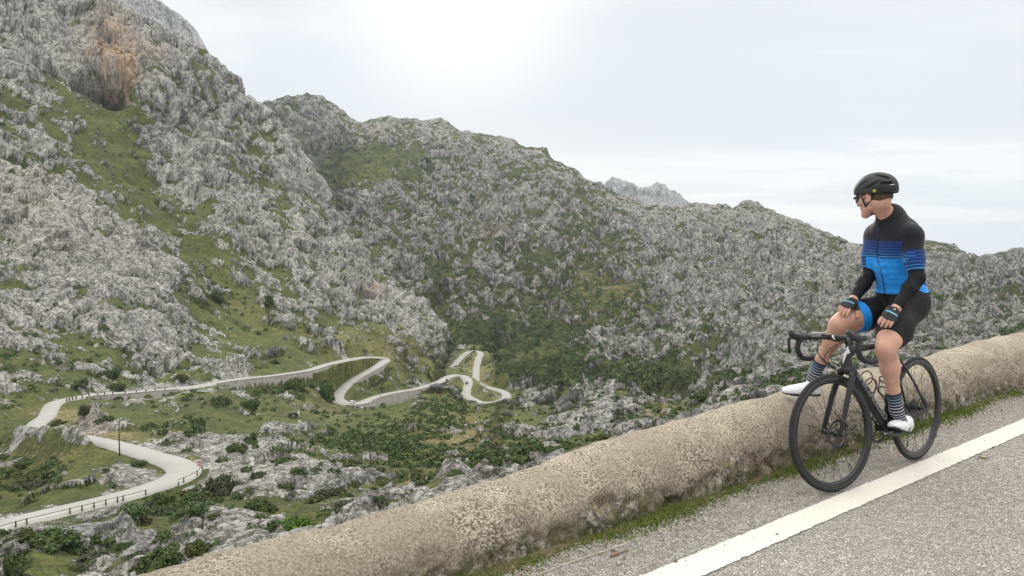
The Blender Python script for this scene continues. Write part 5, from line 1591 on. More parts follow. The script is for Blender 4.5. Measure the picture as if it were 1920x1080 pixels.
# =============================================================== cyclist (signed distance solids -> surface nets)
class Fld:
    def __init__(s, lo, hi, h):
        s.lo = np.array(lo, float); s.h = h
        s.n = np.ceil((np.array(hi) - s.lo) / h).astype(int) + 1
        s.a = np.full(s.n, 1.0, np.float32)
    def sub(s, lo, hi):
        i0 = np.clip(np.floor((np.array(lo) - s.lo) / s.h).astype(int), 0, s.n - 1); i1 = np.clip(np.ceil((np.array(hi) - s.lo) / s.h).astype(int) + 1, 1, s.n)
        return i0, i1
    def grid(s, i0, i1):
        ax = [((np.arange(i0[k], i1[k])) * s.h + s.lo[k]).astype(np.float32) for k in range(3)]
        return np.meshgrid(*ax, indexing='ij', sparse=True)
    def put(s, i0, i1, d, k, op):
        v = s.a[i0[0]:i1[0], i0[1]:i1[1], i0[2]:i1[2]]
        if op == 'add':
            if k > 0:
                hh = np.clip(0.5 + 0.5 * (v - d) / k, 0, 1)
                v[...] = v * (1 - hh) + d * hh - k * hh * (1 - hh)
            else:
                np.minimum(v, d, out=v)
        elif op == 'sub':
            hh = np.clip(0.5 - 0.5 * (v + d) / max(k, 1e-5), 0, 1)
            v[...] = v * (1 - hh) - d * hh + k * hh * (1 - hh)
        else:
            np.maximum(v, d, out=v)
    def cap(s, a, b_, ra, rb, k=0.02, op='add'):
        a = np.array(a, float); b_ = np.array(b_, float); m = max(ra, rb) + max(k * 2, .03)
        i0, i1 = s.sub(np.minimum(a, b_) - m, np.maximum(a, b_) + m)
        X, Y, Z = s.grid(i0, i1)
        ab = b_ - a; L = ab @ ab + 1e-12
        t_ = np.clip(((X - a[0]) * ab[0] + (Y - a[1]) * ab[1] + (Z - a[2]) * ab[2]) / L, 0, 1)
        d = np.sqrt((X - a[0] - t_ * ab[0]) ** 2 + (Y - a[1] - t_ * ab[1]) ** 2 + (Z - a[2] - t_ * ab[2]) ** 2) - (ra + (rb - ra) * t_)
        s.put(i0, i1, d.astype(np.float32), k, op)
        return s
    def ell(s, c, r, M=None, k=0.02, op='add'):
        c = np.array(c, float); r = np.array(r, float); M = np.eye(3) if M is None else np.array(M, float)   # rows = local axes
        m = max(r) + max(k * 2, .03)
        i0, i1 = s.sub(c - m, c + m)
        X, Y, Z = s.grid(i0, i1)
        dx, dy, dz = X - c[0], Y - c[1], Z - c[2]
        q = [(dx * M[j][0] + dy * M[j][1] + dz * M[j][2]) for j in range(3)]
        k0 = np.sqrt(sum((q[j] / r[j]) ** 2 for j in range(3))); k1 = np.sqrt(sum((q[j] / r[j] ** 2) ** 2 for j in range(3))) + 1e-6
        s.put(i0, i1, (k0 * (k0 - 1) / k1).astype(np.float32), k, op)
        return s
    def plane(s, p, n, soft=False):
        """keep the side opposite to n"""
        X, Y, Z = s.grid(np.zeros(3, int), s.n)
        n = np.array(n, float); n /= np.linalg.norm(n)
        d = ((X - p[0]) * n[0] + (Y - p[1]) * n[1] + (Z - p[2]) * n[2]).astype(np.float32)
        np.maximum(s.a, d, out=s.a)
        return s
    def copy(s):
        f = Fld.__new__(Fld); f.lo, f.h, f.n, f.a = s.lo, s.h, s.n, s.a.copy(); return f
    def off(s, o):
        s.a -= o; return s
    def merge(s, o, k):
        i0 = np.round((o.lo - s.lo) / s.h).astype(int)
        j0 = np.maximum(-i0, 0); i0 = np.maximum(i0, 0)
        m = np.minimum(s.n - i0, o.n - j0)
        d = o.a[j0[0]:j0[0] + m[0], j0[1]:j0[1] + m[1], j0[2]:j0[2] + m[2]]
        s.put(i0, i0 + m, d, k, 'add'); return s
    def mesh(s, name, fn=None, smooth_it=1):
        a = np.pad(s.a, 1, constant_values=1.0); lo = s.lo - s.h; ins = a < 0
        # only look at the occupied box
        idx = [np.where(ins.any(axis=tuple(j for j in range(3) if j != k)))[0] for k in range(3)]
        sl = tuple(slice(max(0, i[0] - 2), i[-1] + 3) for i in idx)
        a = a[sl]; ins = ins[sl]; lo = lo + np.array([x.start for x in sl]) * s.h
        n = np.array(a.shape)
        cnt = np.zeros(n - 1, np.int8)
        cs = [(i, j, k) for i in (0, 1) for j in (0, 1) for k in (0, 1)]
        for i, j, k in cs:
            cnt += ins[i:n[0] - 1 + i, j:n[1] - 1 + j, k:n[2] - 1 + k]
        act = np.argwhere((cnt > 0) & (cnt < 8))
        vid = np.full(n - 1, -1, np.int32); vid[act[:, 0], act[:, 1], act[:, 2]] = np.arange(len(act))
        acc = np.zeros((len(act), 3)); num = np.zeros(len(act))
        vals = {c: a[act[:, 0] + c[0], act[:, 1] + c[1], act[:, 2] + c[2]] for c in cs}
        for c in cs:
            for ax in range(3):
                if c[ax] == 0:
                    c2 = tuple(1 if q == ax else c[q] for q in range(3))
                    v0, v1 = vals[c], vals[c2]
                    m = (v0 < 0) != (v1 < 0)
                    t_ = np.where(m, v0 / np.where(m, v0 - v1, 1), 0)
                    p = np.array(c, float)[None].repeat(len(act), 0); p[:, ax] += t_
                    acc += p * m[:, None]; num += m
        co = lo + (act + acc / num[:, None]) * s.h
        faces = []
        for ax in range(3):
            u, w = [(1, 2), (2, 0), (0, 1)][ax]
            A = np.take(ins, range(0, n[ax] - 1), ax); B = np.take(ins, range(1, n[ax]), ax)
            e = np.argwhere(A != B)
            e = e[(e[:, u] > 0) & (e[:, w] > 0) & (e[:, u] < n[u] - 1) & (e[:, w] < n[w] - 1)]
            fl = A[e[:, 0], e[:, 1], e[:, 2]]
            def g(du, dw):
                q = e.copy(); q[:, u] -= du; q[:, w] -= dw
                return vid[q[:, 0], q[:, 1], q[:, 2]]
            f = np.stack([g(1, 1), g(0, 1), g(0, 0), g(1, 0)], -1)
            f = np.where(fl[:, None], f, f[:, ::-1])
            faces.append(f[(f >= 0).all(1)])
        faces = np.concatenate(faces)
        for _ in range(smooth_it):        # light relaxation removes grid steps
            s_ = np.zeros_like(co); c_ = np.zeros(len(co))
            for j in range(4):
                np.add.at(s_, faces[:, j], co[faces[:, (j + 1) % 4]] + co[faces[:, (j + 3) % 4]]); np.add.at(c_, faces[:, j], 2)
            co = co * 0.4 + 0.6 * s_ / np.maximum(c_, 1)[:, None]
        if fn is not None: co = fn(co)
        me = mesh_np(name, co, faces)
        return me, co

def V3(px, py, Y): return P(px, py, Y)
def nz(v):
    v = np.array(v, float); return v / np.linalg.norm(v)
bf = np.array([fwd.x, fwd.y, 0]); blf = np.array([-fwd.y, fwd.x, 0]); 
# joints, all in metres, placed on the bicycle, the pedal and the wall
HIP = {'L': V3(1700, 578, 4.86), 'R': V3(1668, 574, 5.03)}
KNEE = {'L': V3(1660, 652, 4.55), 'R': V3(1573, 606, 4.85)}
ANK = {'L': V3(1681, 770, 4.62), 'R': V3(1527, 702, 5.03)}
TOE = {'L': V3(1656, 800, 4.46), 'R': V3(1478, 738, 5.13)}
HEEL = {'L': V3(1701, 812, 4.70), 'R': V3(1537, 742, 5.00)}
SHO = {'L': V3(1710, 441, 4.73), 'R': V3(1642, 439, 5.02)}
ELB = {'L': V3(1720, 522, 4.66), 'R': V3(1629, 517, 5.00)}
WRI = {'L': V3(1679, 580, 4.60), 'R': V3(1599, 563, 4.88)}
PEL = (HIP['L'] + HIP['R']) / 2 + np.array([0, 0, .03])
NECK = V3(1672, 411, 4.89)
print('lens', {k: (round(np.linalg.norm(HIP[k] - KNEE[k]), 2), round(np.linalg.norm(ANK[k] - KNEE[k]), 2), round(np.linalg.norm(SHO[k] - ELB[k]), 2), round(np.linalg.norm(WRI[k] - ELB[k]), 2), round(np.linalg.norm(TOE[k] - HEEL[k]), 2)) for k in 'LR'}, 'torso', np.linalg.norm(NECK - PEL))
print('z', {k: (KNEE[k][2], ANK[k][2], HEEL[k][2], TOE[k][2]) for k in 'LR'})
H = 0.004
up_t = nz(NECK - PEL)
lat_s = nz(SHO['L'] - SHO['R']); lat_p = nz(blf * .75 + lat_s * .5)
def frame_(lat, up):
    lat = nz(lat - up * (lat @ up)); fr = np.cross(lat, up)      # front direction
    return np.array([lat, fr, up])
MS = frame_(lat_s, up_t); MP = frame_(lat_p, up_t); MW = frame_(nz(lat_s + lat_p), up_t)
if MS[1] @ bf < 0: MS[1] *= -1; MP[1] *= -1; MW[1] *= -1
front = MS[1]
def TP(t_, fr=0.0, la=0.0, M=None):
    M = MW if M is None else M
    return PEL + (NECK - PEL) * t_ + M[1] * fr + M[0] * la
LO, HI_ = np.array([1.66, 4.28, .20]), np.array([2.90, 5.36, 1.93])
# ---- torso
tor = Fld([2.10, 4.48, .88], [2.86, 5.30, 1.70], H)
tor.ell(TP(.04, -.02), (.163, .118, .12), MP, 0)
tor.ell(TP(.02, -.07, .07, MP), (.080, .078, .10), MP, .05).ell(TP(.02, -.07, -.07, MP), (.080, .078, .10), MP, .05)
tor.ell(TP(.30, .0), (.132, .100, .17), MW, .06)
tor.ell(TP(.60, .008, 0, MS), (.158, .112, .19), MS, .06)
tor.ell(TP(.74, .055, .07, MS), (.085, .055, .085), MS, .05).ell(TP(.74, .055, -.07, MS), (.085, .055, .085), MS, .05)
tor.ell(TP(.76, -.055, .07, MS), (.085, .06, .12), MS, .05).ell(TP(.76, -.055, -.07, MS), (.085, .06, .12), MS, .05)
sh_m = (SHO['L'] + SHO['R']) / 2
tor.cap(SHO['L'] * .82 + sh_m * .18, NECK + up_t * -.02, .055, .06, .05).cap(SHO['R'] * .82 + sh_m * .18, NECK + up_t * -.02, .055, .06, .05)
tor.cap(NECK + up_t * -.06, NECK + up_t * .01, .085, .062, .05)
for k_2 in 'LR':
    tor.cap(SHO[k_2] * .6 + sh_m * .4 + up_t * .01, NECK + up_t * .03, .045, .05, .04)
# ---- arms
arms = {}
for k in 'LR':
    a, e, w = SHO[k], ELB[k], WRI[k]
    lo = np.minimum(np.minimum(a, e), w) - .12; hi = np.maximum(np.maximum(a, e), w) + .12
    lo = LO + np.floor((lo - LO) / H) * H
    f = Fld(lo, hi, H)
    out = nz(a - sh_m)
    f.ell(a + np.array([0, 0, -.012]), (.062, .062, .070), None, 0)
    f.cap(a, a * .45 + e * .55, .052, .046, .03).cap(a * .45 + e * .55, e, .045, .038, .03)
    f.ell(a * .5 + e * .5 + front * .012, (.046, .048, .085), None, .03)
    f.cap(e, e * .65 + w * .35, .041, .044, .025).cap(e * .65 + w * .35, w, .042, .027, .02)
    arms[k] = f
# ---- legs
legs = {}
for k in 'LR':
    h_, kn, an = HIP[k], KNEE[k], ANK[k]
    lo = np.minimum(np.minimum(h_, kn), an) - .17; hi = np.maximum(np.maximum(h_, kn), an) + .17
    lo = LO + np.floor((lo - LO) / H) * H
    f = Fld(lo, hi, H)
    td = nz(kn - h_); sd = nz(an - kn)
    fw_ = nz(td - sd * (td @ sd) + 1e-6)            # towards the front of the knee / shin
    f.cap(h_ - td * .02, h_ * .45 + kn * .55, .099, .085, 0)
    f.cap(h_ * .45 + kn * .55, kn - td * .03, .087, .060, .04)
    upv = np.array([0, 0, 1.]); upv = nz(upv - td * (upv @ td))
    f.ell(h_ * .42 + kn * .58 + upv * .018, (.17, .082, .078), np.array([td, np.cross(upv, td), upv]), .04)
    f.ell(h_ * .5 + kn * .5 - upv * .03, (.16, .075, .065), np.array([td, np.cross(upv, td), upv]), .04)
    if k == 'L': f.cap(h_ - td * .02, PEL - MP[1] * .05 + MP[0] * .06 - up_t * .02, .105, .10, .05)
    else: f.cap(h_ - td * .02, PEL - MP[1] * .03 - MP[0] * .05 - up_t * .02, .10, .09, .05)
    f.cap(kn - td * .03, kn + sd * .03, .055, .051, .03)
    f.ell(kn + fw_ * .022 - td * .0, (.036, .040, .044), None, .025)          # knee cap
    f.ell(kn + td * -.05 + upv * .012 + np.cross(upv, td) * (.028), (.045, .035, .035), None, .03)
    L2 = np.linalg.norm(an - kn)
    sx = np.cross(sd, fw_)
    f.cap(kn + sd * .02, kn + sd * .14 - fw_ * .012, .048, .051, .03)
    f.cap(kn + sd * .14 - fw_ * .012, kn + sd * .30 - fw_ * .002, .051, .036, .03)
    f.cap(kn + sd * .29, an, .037, .035, .02)
    f.ell(kn + sd * .115 - fw_ * .030 + sx * .016, (.036, .040, .095), np.array([sx, fw_, sd]), .025)
    f.ell(kn + sd * .115 - fw_ * .030 - sx * .018, (.034, .038, .085), np.array([sx, fw_, sd]), .025)
    f.cap(kn + fw_ * .028 + sd * .04, kn + fw_ * .020 + sd * .28, .020, .014, .02)      # shin edge
    tmp = nz(TOE[k] - HEEL[k])
    f.cap(an, HEEL[k] + tmp * .06 + np.array([0, 0, .03]), .034, .03, .02)
    f.cap(HEEL[k] + tmp * .06 + np.array([0, 0, .035]), HEEL[k] + tmp * .19 + np.array([0, 0, .025]), .032, .022, .02)
    legs[k] = f
# ---- hands
hands = {}; HF = {}
HK = {'L': V3(1659, 605, 4.515), 'R': V3(1584, 577, 4.80)}
FT = {'L': V3(1650, 622, 4.46), 'R': V3(1567, 594, 4.76)}
HN = {'L': np.array([-.12, -.72, .66]), 'R': np.array([-.15, -.50, .85])}
for k in 'LR':
    w, kc = WRI[k], HK[k]
    d = nz(kc - w); n_ = nz(HN[k] - d * (HN[k] @ d))
    lat = np.cross(n_, d)                           # towards the thumb side after sign check
    inner = -blf if k == 'L' else blf
    if lat @ inner < 0: lat = -lat
    kc = w + d * .088
    lo = np.minimum(w, FT[k]) - .12; hi = np.maximum(w, FT[k]) + .12
    lo = LO + np.floor((lo - LO) / H) * H
    f = Fld(lo, hi, 0.004); g_ = Fld(lo, hi, 0.004)
    M = np.array([lat, n_, d])
    for q in (f, g_):
        q.cap(w, w + d * .03, .026, .026, 0)
        q.ell(w + d * .052, (.038, .0165, .050), M, .012)
        q.ell(w + d * .078, (.041, .0145, .022), M, .010)
        q.ell(w + d * .045 + lat * .022 - n_ * .006, (.018, .017, .032), M, .010)
    fd0 = nz(FT[k] - kc)
    fingers = []
    for i, (o_, L) in enumerate([(.030, .072), (.010, .079), (-.011, .074), (-.030, .060)]):
        b0 = w + d * (.088 - abs(o_ - .008) * .15) + lat * o_ + n_ * .001
        sp = lat * (o_ * .30) * 0.6
        d1 = nz(d * .70 + fd0 * .45 - n_ * .20 + sp * 4); d2 = nz(d1 - n_ * (.55 + .08 * i)); d3 = nz(d2 - n_ * .38)
        p1 = b0 + d1 * L * .45; p2 = p1 + d2 * L * .32; p3 = p2 + d3 * L * .24
        fingers.append((b0, p1, p2, p3))
        f.cap(b0, p1, .0100, .0092, .004).cap(p1, p2, .0092, .0085, .003).cap(p2, p3, .0085, .0074, .003)
        g_.cap(b0, b0 * .25 + p1 * .75, .0105, .0100, .004)
    t0 = w + d * .030 + lat * .030 - n_ * .004
    if k == 'R':
        td_ = nz(lat * .62 + d * .62 - n_ * .55)
    else:
        td_ = nz(lat * .12 + d * .85 - n_ * .5)
    t1 = t0 + td_ * .038; t2 = t1 + nz(td_ + d * .35 - n_ * .25) * .030; t3 = t2 + nz(td_ + d * .5 - n_ * .4) * .024
    f.cap(t0 - td_ * .015, t1, .0135, .0115, .008).cap(t1, t2, .0110, .0102, .003).cap(t2, t3, .0102, .0085, .003)
    g_.cap(t0 - td_ * .015, t1, .0140, .0125, .008)
    hands[k] = f; HF[k] = (w, d, lat, n_, g_, fingers)
# ---- head and neck
fh = np.array([-.60, .80, 0.]) ; pit = math.radians(13)
hx = nz(np.array([fh[0] * math.cos(pit), fh[1] * math.cos(pit), -math.sin(pit)]))     # facing
hu = nz(np.array([0, 0, 1.]) - hx * hx[2]); hl = np.cross(hu, hx)                    # up, left
HC = V3(1638, 367, 4.86)
MH = np.array([hx, hl, hu])
def HP(x, y, z): return HC + hx * x + hl * y + hu * z
hd = Fld(LO + np.floor((HC - .24 - LO) / .003) * .003, HC + .22, .003)
hd.ell(HP(-.012, 0, .022), (.098, .077, .090), MH, 0)
hd.ell(HP(.030, 0, -.015), (.062, .066, .085), MH, .03)
hd.cap(HP(.020, .038, -.072), HP(.072, .008, -.106), .024, .020, .02).cap(HP(.020, -.038, -.072), HP(.072, -.008, -.106), .024, .020, .02)
hd.ell(HP(.078, 0, -.104), (.017, .020, .016), MH, .015)                             # chin
hd.ell(HP(.055, 0, -.065), (.036, .040, .048), MH, .02)
hd.cap(HP(.084, -.030, .016), HP(.084, .030, .016), .012, .012, .014)                # brow
hd.cap(HP(.089, 0, .005), HP(.109, 0, -.034), .0065, .010, .008)                     # nose
hd.ell(HP(.100, .009, -.037), (.010, .008, .007), MH, .006).ell(HP(.100, -.009, -.037), (.010, .008, .007), MH, .006)
hd.ell(HP(.088, 0, -.061), (.009, .022, .0052), MH, .004).ell(HP(.087, 0, -.071), (.009, .019, .0060), MH, .004)
hd.ell(HP(.094, 0, -.066), (.004, .020, .0014), MH, .002, 'sub')
for s in (1, -1):
    hd.ell(HP(.080, s * .031, .0), (.016, .016, .011), MH, .008, 'sub')
    hd.ell(HP(.074, s * .031, .001), (.0125, .0125, .0125), MH, .002)
    hd.ell(HP(.060, s * .048, -.026), (.022, .016, .018), MH, .018)                   # cheek
    hd.ell(HP(-.004, s * .078, -.012), (.017, .009, .031), np.array([nz(hx + hu * -.2), hl, nz(hu + hx * .2)]), .004)
    hd.ell(HP(-.001, s * .086, -.010), (.009, .006, .019), MH, .003, 'sub')
    hd.ell(HP(.002, s * .076, -.036), (.008, .007, .010), MH, .005)
nb = NECK + up_t * -.015 + MS[1] * .01
nb = nb + nz(NECK * 0 + np.array([-.8, .1, 0])) * .010
hd.cap(HP(-.028, 0, -.055), nb, .049, .052, .03)
hd.ell(HP(-.045, 0, -.045), (.050, .053, .055), MH, .03)
for s in (1, -1):
    hd.cap(HP(-.018, s * .052, -.052), nb + MS[1] * .045 + MS[0] * s * .018, .014, .011, .02)
# ---- body: one continuous surface
body = Fld(LO, HI_, H)
body.merge(tor, 0)
for k in 'LR':
    body.merge(arms[k], .010).merge(legs[k], .02).merge(hands[k], .012)
# head field has a finer grid: resample by evaluating it again on the body grid
i0, i1 = body.sub(hd.lo + .01, hd.lo + (hd.n - 1) * hd.h - .01)
gx = [(np.arange(i0[q], i1[q]) * H + body.lo[q] - hd.lo[q]) / hd.h for q in range(3)]
def resample(a, gx):
    for ax in range(3):
        g = np.clip(gx[ax], 0, a.shape[ax] - 1.001); j = g.astype(int); fr_ = (g - j).astype(np.float32)
        sh = [1, 1, 1]; sh[ax] = -1
        a = np.take(a, j, ax) * (1 - fr_.reshape(sh)) + np.take(a, j + 1, ax) * fr_.reshape(sh)
    return a
body.put(i0, i1, resample(hd.a, gx), .02, 'add')

def skin_mat():
    m, t, b = mat('skin')
    g = t.n('ShaderNodeNewGeometry').outputs['Position']
    n = t.noise(g, 9, 5, 0.65); n2 = t.noise(g, 90, 3, 0.6)
    c = t.mix(n, (0.47, 0.25, 0.185), (0.62, 0.385, 0.30))
    c = t.mix(t.maprange(n2, .4, .7, 0, .4), c, (0.40, 0.20, 0.145))
    t.set(b, 'Base Color', c); t.set(b, 'Roughness', 0.55)
    t.set(b, 'Subsurface Weight', 0.08)
    b.inputs['Subsurface Radius'].default_value = (.01, .004, .002)
    return m
M_skin = skin_mat()
me, co = body.mesh('person')
person = link('person', me, M_skin)
tag(person, 'cyclist in blue and black jersey sitting on the bicycle and looking over the valley', 'person')

def cloth(name, base, rough=.8, bump=.25):
    m, t, b = mat(name)
    g = t.n('ShaderNodeNewGeometry').outputs['Position']
    return m, t, b, g
def attr_set(me, name, vals):
    at = me.attributes.new(name, 'FLOAT', 'POINT'); at.data.foreach_set('value', np.asarray(vals, np.float32))
def fold(co, amp, f, seed=0):
    """displace along the surface normal by soft folds"""
    return co

def arm_t(k, p):
    a, e = SHO[k], ELB[k]; d = e - a
    return ((p - a) @ d) / (d @ d)
def dist_cap(p, a, b_):
    d = b_ - a; t_ = np.clip(((p - a) @ d) / (d @ d), 0, 1)
    return np.linalg.norm(p - a - t_[:, None] * d, axis=1)
# ---- jersey
jer = Fld(tor.lo, tor.lo + (tor.n - 1) * H, H)
jt = tor.copy().off(.007)
hemN = -up_t
jt.plane(TP(.13, 0), nz(-up_t + MW[1] * .10))
jer.lo = LO + np.floor((np.array([2.05, 4.45, .9]) - LO) / H) * H
jer = Fld(jer.lo, [2.88, 5.32, 1.72], H)
tl = Fld(LO + np.round((tor.lo - LO) / H) * H, tor.lo + (tor.n - 1) * H, H); tl.a = jt.a[:tl.n[0], :tl.n[1], :tl.n[2]]; tl.n = np.array(tl.a.shape)
jer.merge(tl, 0)
# stand-up collar
cn = nz(HP(-.03, 0, -.055) - nb)
SLV = {'L': .84, 'R': .84}
for k in 'LR':
    a = arms[k].copy().off(.006)
    d = nz(ELB[k] - SHO[k])
    a.plane(SHO[k] + (ELB[k] - SHO[k]) * SLV[k], d)
    jer.merge(a, .03)
cn = nz(HP(-.03, 0, -.055) - nb)
jer.cap(nb - cn * .02, nb + cn * .10, .064, .054, .03)
jer.plane(nb + cn * .080, nz(cn + MS[1] * .22))
def jfold(co):
    n1 = perlin(np.stack([co[:, 0] * 5, co[:, 1] * 5, co[:, 2] * 26], -1).astype(np.float32)) + .5 * perlin((co * 22).astype(np.float32))
    tt_ = ((co - PEL) @ (NECK - PEL)) / ((NECK - PEL) @ (NECK - PEL))
    c = PEL + tt_[:, None] * (NECK - PEL)
    dr = co - c; dr /= np.linalg.norm(dr, axis=1)[:, None] + 1e-6
    w = smooth01((.75 - tt_) / .35)
    return co + dr * ((np.maximum(n1, -.25) * .0085 + .001) * w)[:, None]
me, co = jer.mesh('jersey', jfold)
dt_ = np.full(len(co), 1.0)
tt_ = ((co - PEL) @ (NECK - PEL)) / ((NECK - PEL) @ (NECK - PEL))
# measured down from the neck in metres: torso bands and sleeve bands share one scale (0 black .. 1 bright)
sl_ = np.maximum.reduce([np.where(dist_cap(co, SHO[k], ELB[k]) < .068, 1.0, 0.0) * (np.abs((co - sh_m) @ lat_s) > .125) for k in 'LR'])
at_ = np.where(dist_cap(co, SHO['L'], ELB['L']) < dist_cap(co, SHO['R'], ELB['R']), arm_t('L', co), arm_t('R', co))
band_t = np.interp(tt_, [.13, .50, .515, .72, .78], [2.0, 2.0, 1.0, .05, -.6])     # torso: stripes .55-.75, bright below
band_t = np.where(tt_ < .585, 2.0, (0.80 - tt_) / (0.80 - 0.585))
band_a = (at_ - 0.36) / (SLV['L'] - 0.36)
attr_set(me, 'band', np.where(sl_ > .5, np.clip(band_a, -1, 1.0), np.clip(band_t, -1, 2)))
attr_set(me, 'torso_t', tt_)
m, t, b, g = cloth('jersey_fabric', None)
bd = t.n('ShaderNodeAttribute', attribute_name='band').outputs['Fac']
nse = t.noise(g, 60, 3)
base = t.ramp(t.maprange(bd, -0.2, 2.0), [(0.0, (.0085, .010, .015)), (0.09, (.0085, .010, .015)), (0.12, (.006, .022, .105)), (0.48, (.006, .05, .26)), (0.545, (.004, .012, .05)), (0.556, (.016, .27, .78)), (1.0, (.018, .29, .82))], 'LINEAR')
saw = t.math('FRACT', t.math('MULTIPLY', bd, 6.5))
stripe = t.math('MULTIPLY', t.maprange(saw, .66, .76), t.maprange(saw, 1.0, .92))
rng_ = t.math('MULTIPLY', t.maprange(bd, .05, .2), t.maprange(bd, 1.01, .99))
c = t.mix(t.math('MULTIPLY', stripe, rng_), base, t.mix(t.math('POWER', t.math('MAXIMUM', bd, 0.0), 3.0), (.012, .06, .32), (.10, .48, .75)))
c = t.mix(t.math('MULTIPLY', t.math('SUBTRACT', 1.0, stripe), t.math('MULTIPLY', rng_, .28)), c, (.006, .014, .05))
c = t.mix(t.math('MULTIPLY', t.math('SUBTRACT', nse, .4), .35, True), c, (.01, .02, .04))
t.set(b, 'Base Color', c); t.set(b, 'Roughness', .75); t.set(b, 'Sheen Weight', .15); t.set(b, 'Specular IOR Level', .25)
t.set(b, 'Normal', t.n('ShaderNodeBump', {'Height': t.noise(g, 700, 2), 'Strength': .25, 'Distance': .002}).outputs[0])
jersey = link('jersey', me, m, person)
# zip
zp = []
for tt2 in np.linspace(.15, .93, 26):
    p = TP(tt2, 0, -.004, MS if tt2 > .5 else MW); di = (MS[1] if tt2 > .5 else MW[1])
    ds = np.linspace(.05, .20, 120); pts = p[None] + di[None] * ds[:, None]
    ii = np.round((pts - jer.lo) / H).astype(int); val = jer.a[ii[:, 0], ii[:, 1], ii[:, 2]]
    j = np.argmax(val > 0); zp.append(pts[j] + di * .002)
def tube_sm(name, pts, r, m, parent, sides=8, flat=None):
    return link(name, tube_mesh(name, [Vector(p) for p in pts], r, sides, True, flat), m, parent, True)
M_zip = simple('zip_dark_blue', (.008, .03, .09), .6)
tube_sm('zip', zp, [(.0035, .0015)] * len(zp), M_zip, jersey, 6, tuple(MS[0]))
# hem gripper tail with a small back pocket bulge
M_blue = simple('bright_blue_fabric', (.012, .24, .72), .75, nscale=60, namp=.12)
tube_sm('back_pocket', [TP(.34, -.118, .05), TP(.22, -.135, .06), TP(.08, -.137, .07)], [(.03, .010), (.045, .016), (.04, .008)], M_blue, jersey, 12, tuple(MW[0]))
# ---- arm warmers
M_blk = simple('black_lycra', (.0075, .0075, .010), .7, nscale=40, namp=.35, bump=.15, bscale=300, spec=.25)
for k in 'LR':
    a = arms[k].copy().off(.0025)
    d = nz(ELB[k] - SHO[k])
    a.plane(SHO[k] + (ELB[k] - SHO[k]) * (SLV[k] - .04), -d)
    fd = nz(WRI[k] - ELB[k])
    a.plane(WRI[k] - fd * .018, fd)
    def afold(co, k=k, fd=fd):
        n1 = perlin((co * 28).astype(np.float32)); ax = ELB[k] + ((co - ELB[k]) @ fd)[:, None] * fd
        dr = co - ax; dr /= np.linalg.norm(dr, axis=1)[:, None] + 1e-6
        return co + dr * (n1 * .0022)[:, None]
    me, co = a.mesh('arm_warmer', afold)
    link('arm_warmer', me, M_blk, person)
# ---- bib shorts
m, t, b, g = cloth('shorts_lycra', None)
bb = t.n('ShaderNodeAttribute', attribute_name='blue').outputs['Fac']
c = t.mix(t.maprange(bb, .48, .52), t.mix(t.noise(g, 20, 4), (.006, .0065, .008), (.011, .011, .014)), (.015, .25, .72))
t.set(b, 'Base Color', c); t.set(b, 'Roughness', .68); t.set(b, 'Specular IOR Level', .25)
sh = Fld(LO + np.floor((np.array([2.0, 4.36, .72]) - LO) / H) * H, [2.88, 5.32, 1.32], H)
tl2 = Fld.__new__(Fld); tl2.lo = tl.lo; tl2.h = H; tl2.a = tor.a[:tl.n[0], :tl.n[1], :tl.n[2]] - .004; tl2.n = np.array(tl2.a.shape)
tl2.plane(TP(.24, 0), up_t)
sh.merge(tl2, 0)
HEM = {'L': .83, 'R': .73}
for k in 'LR':
    a = legs[k].copy().off(.0045)
    d = nz(KNEE[k] - HIP[k])
    a.plane(HIP[k] + (KNEE[k] - HIP[k]) * HEM[k], d)
    sh.merge(a, .03)
def sfold(co):
    return co + (perlin((co * 16).astype(np.float32)) * .0022)[:, None] * np.array([0, -.5, .8])
me, co = sh.mesh('shorts', sfold)
tR = ((co - HIP['R']) @ (KNEE['R'] - HIP['R'])) / ((KNEE['R'] - HIP['R']) @ (KNEE['R'] - HIP['R']))
dR = dist_cap(co, HIP['R'], KNEE['R']); dL = dist_cap(co, HIP['L'], KNEE['L'])
attr_set(me, 'blue', np.where(dR < dL, np.clip(.5 + (tR - (HEM['R'] - .125)) * 20, 0, 1), 0))
link('shorts', me, m, person)
